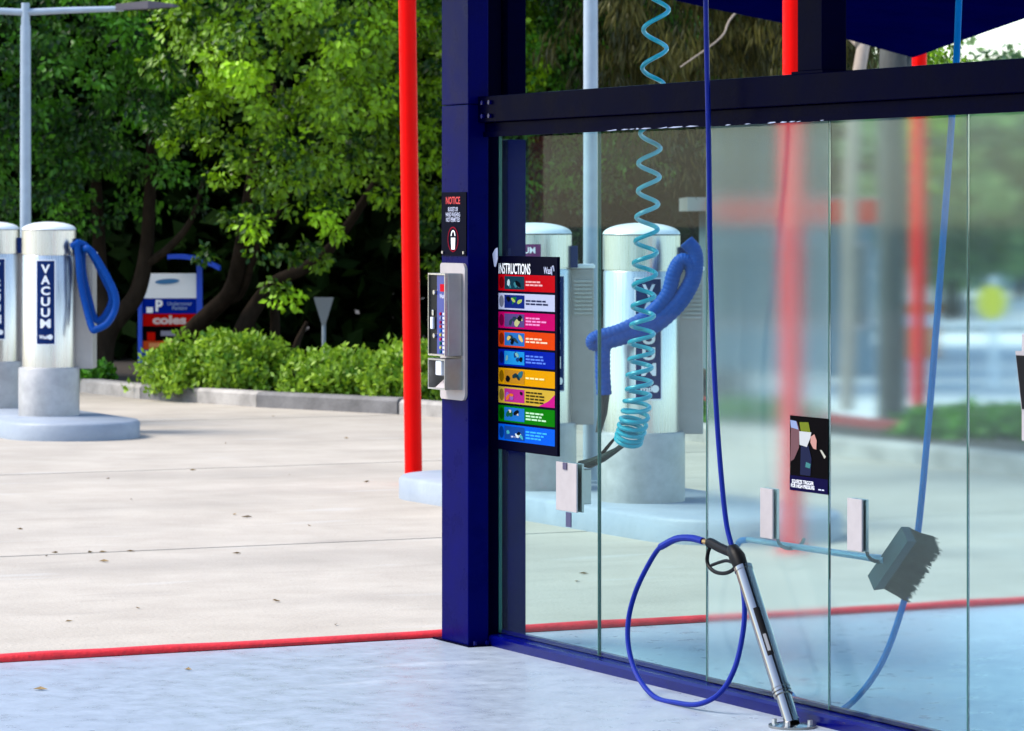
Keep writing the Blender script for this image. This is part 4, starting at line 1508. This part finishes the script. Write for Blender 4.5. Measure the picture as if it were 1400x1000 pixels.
for (x0, x1, y0, y1, lab) in ((1039, 1056, 667, 735, 'narrow metal bracket on the poster pane holding the broom handle'),
                              (1158, 1178, 681, 752, 'narrow metal bracket next to the broom head')):
    t, h, zt_, zb_ = clamp(x0, x1, y0, y1, lab)
    hk = []
    for k in range(9):
        w = R(180 + 22 * k)
        hk.append((h * 0.6, 0.085 + 0.05 * math.cos(w) * 1.0, zb_ - 0.0 + 0.035 * math.sin(w)))
    MB().tube([(h * 0.6, 0.034, zb_ + 0.06), (h * 0.6, 0.035, zb_ + 0.01)] + hk, 0.006, 8).build('hook', 'broomblock', t, True)

# bracket with the pocket for the air nozzle
t, h, zt_, zb_ = clamp(760, 788, 631, 697, 'wide metal bracket on the end glass with a pocket for the air nozzle')
q0, q1 = B(788, 640, 0.2), B(801, 690, 0.2)
ox = t.location
am = (B(760, 631, 0.118).x + B(788, 631, 0.118).x) / 2
MB().box(q0.x - am - 0.02, q1.x - am, 0.045, 0.105, q1.z, q0.z, 0.003).build('pocket', 'steel_dark', t)
MB().box(0.005, 0.045, -0.004, -0.0005, zb_ - 0.055, zb_ - 0.002).build('drain_tab', flat(95, 95, 125), t)
MB().box(-0.02, 0.01, -0.004, -0.0005, zt_ - 0.025, zt_ + 0.0).build('clip', flat(105, 100, 125), t)

# teal coiled air hose hanging in the next bay
CB = 0.26
peaks = [-170, -114, -60, -4, 50, 102, 146, 190, 230, 268, 303, 336, 365, 396, 424, 449, 473, 496, 517, 536, 552, 566, 577, 586, 593, 599, 604]
axis = [(-200, 902), (0, 898), (50, 896), (190, 889), (270, 886), (365, 882), (473, 877), (536, 873), (566, 869), (586, 864), (606, 858)]


def interp(tab, y):
    for (y0, x0), (y1, x1) in zip(tab, tab[1:]):
        if y <= y1:
            return x0 + (x1 - x0) * (y - y0) / (y1 - y0)
    return tab[-1][1]


cl = []
pa = 1.0
for i in range(len(peaks) - 1):
    jr = random.Random(i * 7 + 1)
    ja, jx = jr.uniform(0.9, 1.1), jr.uniform(-0.004, 0.004)
    for k in range(20):
        f = k / 20
        y_ = peaks[i] + (peaks[i + 1] - peaks[i]) * f
        w = 2 * math.pi * f
        amp = 0.0395 * (ja * f + pa * (1 - f)) + 0.008 * max(0, min(1, (y_ - 420) / 150))
        c = B(interp(axis, y_), y_, CB)
        tilt = 0.6 * max(0, min(1, (y_ - 540) / 60))
        c = c + Vector((-amp * math.cos(w), amp * math.sin(w), amp * math.cos(w) * tilt * 0.8))
        cl.append(c)
    pa = ja
top_ = cl[0]
ah = bay('air_hose', top_.x, CB, 0, 'teal coiled air hose hanging behind the clear glass with a black blow gun', 'hose')
off = Vector((top_.x, CB, 0))
MB().tube([c - off for c in cl], 0.0082, 8).build('coil', 'coil', ah, True)
gun = [B(858, 604, CB), B(842, 616, CB), B(825, 626, CB - 0.02), B(806, 634, CB - 0.04), B(792, 634, CB - 0.06)]
MB().tube([c - off for c in gun], [0.009, 0.010, 0.015, 0.018, 0.010], 10).build('blow_gun', 'rubber', ah, True)
lv = [B(822, 622, CB - 0.02), B(835, 606, CB - 0.02), B(842, 598, CB - 0.02)]
MB().tube([c - off for c in lv], [0.007, 0.006, 0.004], 8).build('trigger_lever', 'black', ah, True)

# foam brush (broom) on its brackets
FB = 0.21
h0, h1 = B(1024, 738, FB), B(1214, 766, FB)
br = bay('foam_brush', h0.x, FB, 0, 'worn grey-bristled foam brush hung level behind the misted panes', 'brush')
off = Vector((h0.x, FB, 0))
MB().tube([h0 - off, h0.lerp(h1, 0.4) - off, h0.lerp(h1, 0.85) - off, h1 - off], [0.0095, 0.0105, 0.011, 0.016], 12).build('handle', 'broompole', br, True)
e0, e1 = B(1243, 730, FB) - off, B(1197, 797, FB) - off
ax = (e1 - e0).normalized()
L_ = (e1 - e0).length
cr = Vector((-ax.z, 0, ax.x))                            # across the block, in its own plane
dn = Vector((0, 1, -0.36)).normalized()                  # bristles point out from the wall, sagging
blk = MB()
vs = []
for w_ in (-0.028, 0.028):
    for (u_, v_) in ((0, -0.012), (L_, -0.012), (L_ - 0.004, 0.022), (0.004, 0.022)):
        vs.append(e0 + ax * u_ + Vector((0, v_, 0)) + cr * w_)
blk.add(vs, [(0, 1, 2, 3), (7, 6, 5, 4), (0, 4, 5, 1), (1, 5, 6, 2), (2, 6, 7, 3), (3, 7, 4, 0)])
blk.build('block', 'broomblock', br)
bs = MB()
rng = random.Random(14)
for iu in range(30):
    for iw in range(8):
        cu_, cw_ = L_ * (iu + 0.5) / 30, -0.024 + 0.048 * (iw + 0.5) / 8
        lean = rng.gauss(0, 0.006)
        for _ in range(8):                               # tufts of eight
            p0 = e0 + ax * (cu_ + rng.uniform(-0.002, 0.002)) + cr * (cw_ + rng.uniform(-0.002, 0.002)) + Vector((0, 0.02, 0))
            ln_ = rng.uniform(0.088, 0.104)
            p1 = p0 + dn * ln_ + ax * (lean + rng.gauss(0.002, 0.004)) + cr * (cw_ * 0.25 + rng.gauss(0, 0.003)) - Vector((0, 0, 0.012 * (iu / 30)))
            w_ = 0.0013
            k = len(bs.v)
            bs.v += [p0 - ax * w_, p0 + ax * w_, p0 + cr * w_ * 1.6, p1 - ax * w_ * 0.7, p1 + ax * w_ * 0.7, p1 + cr * w_]
            bs.f += [[k, k + 1, k + 4, k + 3], [k + 1, k + 2, k + 5, k + 4], [k + 2, k, k + 3, k + 5], [k + 3, k + 4, k + 5]]
bo = bs.build('bristles', 'bristle', br)
bo['kind'] = 'stuff'

# hose of the foam brush, from overhead, looping under to the handle's end
HB = 0.36
fh = [B(1316, -160, HB), B(1311, 0, HB), B(1304, 150, HB), B(1291, 330, HB), B(1273, 560, HB), B(1256, 735, HB), B(1240, 815, HB - 0.01), B(1208, 905, HB - 0.03), B(1165, 962, HB - 0.06), B(1125, 978, FB + 0.05), B(1088, 956, FB), B(1055, 890, FB), B(1030, 815, FB), B(1008, 765, FB), B(1012, 742, FB), h0 + Vector((0.004, 0, 0))]
off = Vector((fh[0].x, HB, 0))
fho = MB().tube([c - off for c in catmull(fh, 12)], 0.0105, 10).build('brush_hose', 'hose_far', None, True)
fho.location = P(off.x, off.y, 0)
fho.rotation_euler.z = TH
tag(fho, 'blue hose behind the glass hanging past the brush and looping to its handle', 'hose')

# lance holder: leaning stainless tube bolted to the floor
LB = -0.004
p0 = B(1083, 990, LB)
p1 = B(1016, 776, LB)
base = Vector((p0.x, LB, 0.0))
lh = bay('lance_holder', base.x, LB, 0, 'leaning stainless steel lance holder tube on a floor flange', 'lance holder')
q0, q1 = Vector((0, 0, 0.012)), p1 - base
ax = (q1 - q0).normalized()
MB().cyl(q0 + ax * 0.11, q1, 0.0285, 0.0285, 28).build('tube', 'chrome', lh, True)
MB().cyl(q1 - ax * 0.012, q1 + ax * 0.001, 0.031, n=28).build('top_ring', 'chrome', lh, True)
MB().cyl(q0, q0 + ax * 0.11, 0.0245, n=28).build('socket', 'chrome', lh, True)
for k in range(3):
    MB().cyl(q0 + ax * (0.098 + 0.012 * k), q0 + ax * (0.106 + 0.012 * k), 0.031, n=28).build('ring', 'chrome', lh, True)
MB().lathe([(0.075, 0.0), (0.075, 0.008), (0.05, 0.012), (0.03, 0.014)], 32).build('floor_flange', 'chrome', lh, True)
for k in range(4):
    w = R(45 + 90 * k)
    MB().cyl((0.058 * math.cos(w), 0.058 * math.sin(w), 0.009), (0.058 * math.cos(w), 0.058 * math.sin(w), 0.024), 0.009, n=6).build('bolt', 'steel', lh)
# sticker on the tube
tdir = ax
side = Vector((0.86, -0.51, 0))
side = (side - tdir * side.dot(tdir)).normalized()
acr = tdir.cross(side).normalized()
sm = q0.lerp(q1, 0.565)
stk = MB()
for i in range(7):
    w = R(-26 + 42 * i / 6)
    rad = side * math.cos(w) + acr * (-math.sin(w))
    for s_ in (-0.085, 0.085):
        stk.v.append(sm + tdir * s_ + rad * 0.0292)
for i in range(6):
    stk.f.append([2 * i, 2 * i + 2, 2 * i + 3, 2 * i + 1])
sto = stk.build('sticker', 'black', lh)
ins = MB()
for i in range(5):
    w = R(-14 + 20 * i / 4)
    rad = side * math.cos(w) + acr * (-math.sin(w))
    for s_ in (-0.07, -0.01):
        ins.v.append(sm + tdir * s_ + rad * 0.0297)
for i in range(4):
    ins.f.append([2 * i, 2 * i + 2, 2 * i + 3, 2 * i + 1])
ins.build('sticker_mark', flat(165, 165, 170), sto)

# trigger gun resting in the holder
tgm = bay('wash_gun', base.x, LB, 0, 'black trigger gun resting in the top of the stainless lance holder', 'spray gun')


def gp(px, py_, d=0.0):
    return B(px, py_, LB + d) - base


MB().tube([gp(1020, 792), gp(1013, 775), gp(1008, 762), gp(1002, 752), gp(998, 750)], [0.020, 0.024, 0.027, 0.022, 0.012], 14).build('valve_body', 'black', tgm, True, 80)
MB().tube(catmull([gp(1004, 757), gp(993, 753), gp(982, 748), gp(973, 743), gp(969, 743)], 4), [0.016] * 13 + [0.017] * 3 + [0.012], 12).build('grip', 'black', tgm, True, 80)
gd = catmull([gp(972, 745), gp(968, 756), gp(967, 768), gp(971, 777), gp(980, 783), gp(991, 784), gp(1001, 780), gp(1008, 772)], 5)
MB().tube(gd, 0.0065, 9).build('trigger_guard', 'black', tgm, True)
MB().tube(catmull([gp(1005, 771), gp(994, 767), gp(984, 769), gp(973, 773)], 5), 0.0055, 8).build('trigger', 'black', tgm, True)
MB().tube([gp(971, 743), gp(965, 741), gp(960, 740)], [0.008, 0.010, 0.008], 10).build('swivel', 'brass', tgm, True)

# its blue hose: off the grip, down in a loop and up to the boom
hp = [(961, 740), (945, 736), (925, 737), (903, 748), (885, 775), (868, 812), (859, 850), (860, 888), (872, 925), (895, 953), (925, 965), (955, 963), (984, 948), (1004, 915), (1015, 870), (1018, 830), (1013, 790), (1002, 752), (993, 715), (986, 650), (980, 570), (975, 470), (971, 340), (969, 200), (966, 60), (964, -60), (962, -150)]
dep = [LB, LB - 0.006, LB - 0.012, -0.025, -0.035, -0.045, -0.055] + [-0.065, -0.075, -0.085, -0.09, -0.085, -0.06] + [-0.02, 0.015, 0.033, 0.042, 0.044, 0.044, 0.042, 0.04, 0.03, 0.0, -0.02, -0.03, -0.04, -0.05]
hq = [B(x, y, d) for (x, y), d in zip(hp, dep)]
for q in hq:
    q.z = max(q.z, 0.0095)
off = Vector((hq[-1].x, -0.05, 0))
ho = MB().tube([c - off for c in catmull(hq, 12)], 0.0088, 10).build('wash_hose', 'hose_blue', None, True)
ho.location = P(off.x, off.y, 0)
ho.rotation_euler.z = TH
tag(ho, 'dark blue pressure hose hanging in front of the glass and looping to the trigger gun', 'hose')
slv = MB().tube(catmull([c - off for c in hq[:4]], 8), 0.0118, 10).build('strain_sleeve', 'hose_blue', ho, True)

# second console at the right edge, seen edge on
cn = B(1398, 500, 0.02)
ck = bay('bay_console', cn.x, 0.02, 0, 'pale steel console with a black sloping face cut by the right edge', 'console')
zt, zb = cn.z + 0.09, cn.z - 0.215
MB().box(-0.006, 0.014, 0.0, 0.098, zb, zt, 0.003).build('back_plate', 'plate', ck)
body = MB()
bz0, bz1 = B(1390, 567, -0.02).z, B(1385, 480, -0.02).z
body.prism([(-0.035, bz1), (-0.012, bz0), (0.04, bz0), (0.04, bz1)], 'x', 0.015, 0.2)
body.build('case', 'plate', ck)
fc = MB().add([(0.02, -0.0365, bz1 - 0.012), (0.15, -0.0365, bz1 - 0.012), (0.15, -0.0155, bz0 + 0.014), (0.02, -0.0155, bz0 + 0.014)], [(0, 1, 2, 3)]).build('fascia', 'black', ck)

# ================================================================== LITTER
rng = random.Random(31)
lm = []
for k in range(3):
    mb = MB()
    L = 0.035 + 0.012 * k
    mb.add([(0, 0, 0.004), (L * 0.4, L * 0.22, 0.012), (L, 0, 0.005), (L * 0.4, -L * 0.2, 0.006), (L * 0.5, 0, 0.002)], [(0, 4, 1), (1, 4, 2), (2, 4, 3), (3, 4, 0)])
    me = bpy.data.meshes.new('leaf_blade')
    me.from_pydata([tuple(q) for q in mb.v], [], mb.f)
    me.materials.append(M['leaf_dry'])
    lm.append(me)
for (px, py_) in ((32, 725), (65, 761), (80, 757), (120, 757), (135, 756), (185, 755), (89, 851), (191, 833), (383, 824), (460, 855), (345, 708), (310, 607), (259, 644), (150, 655), (180, 683), (318, 704), (425, 720), (330, 758), (135, 769), (395, 650), (505, 660), (560, 555), (252, 917), (45, 944), (470, 600), (372, 570), (805, 786), (790, 795)):
    g = G(px, py_)
    o = link('fallen_leaf', rng.choice(lm))
    o.location = (g.x, g.y, 0.001)
    o.rotation_euler.z = rng.uniform(0, 6.28)
    s = rng.uniform(0.6, 1.15)
    o.scale = (s, s, s)
    if 750 < py_ < 775:
        tag(o, 'small dry brown leaf lying along the dark joint between the concrete slabs', 'leaf', 'dry leaves caught along the slab joint')
    elif px == 45:
        tag(o, 'dry brown leaf on the blue floor near the lower left corner', 'leaf')
    elif px == 252:
        tag(o, 'dry brown leaf on the blue floor just inside the red kerb', 'leaf')
    elif px > 700:
        tag(o, 'dry leaf on the concrete seen through the second glass pane', 'leaf', 'dry leaves behind the clear glass')
    elif py_ > 775:
        tag(o, 'dry brown leaf on the concrete between the slab joint and red kerb', 'leaf', 'dry leaves on the nearest concrete slab')
    else:
        tag(o, 'small dry leaf on the concrete beyond the dark slab joint', 'leaf', 'dry leaves on the far concrete')
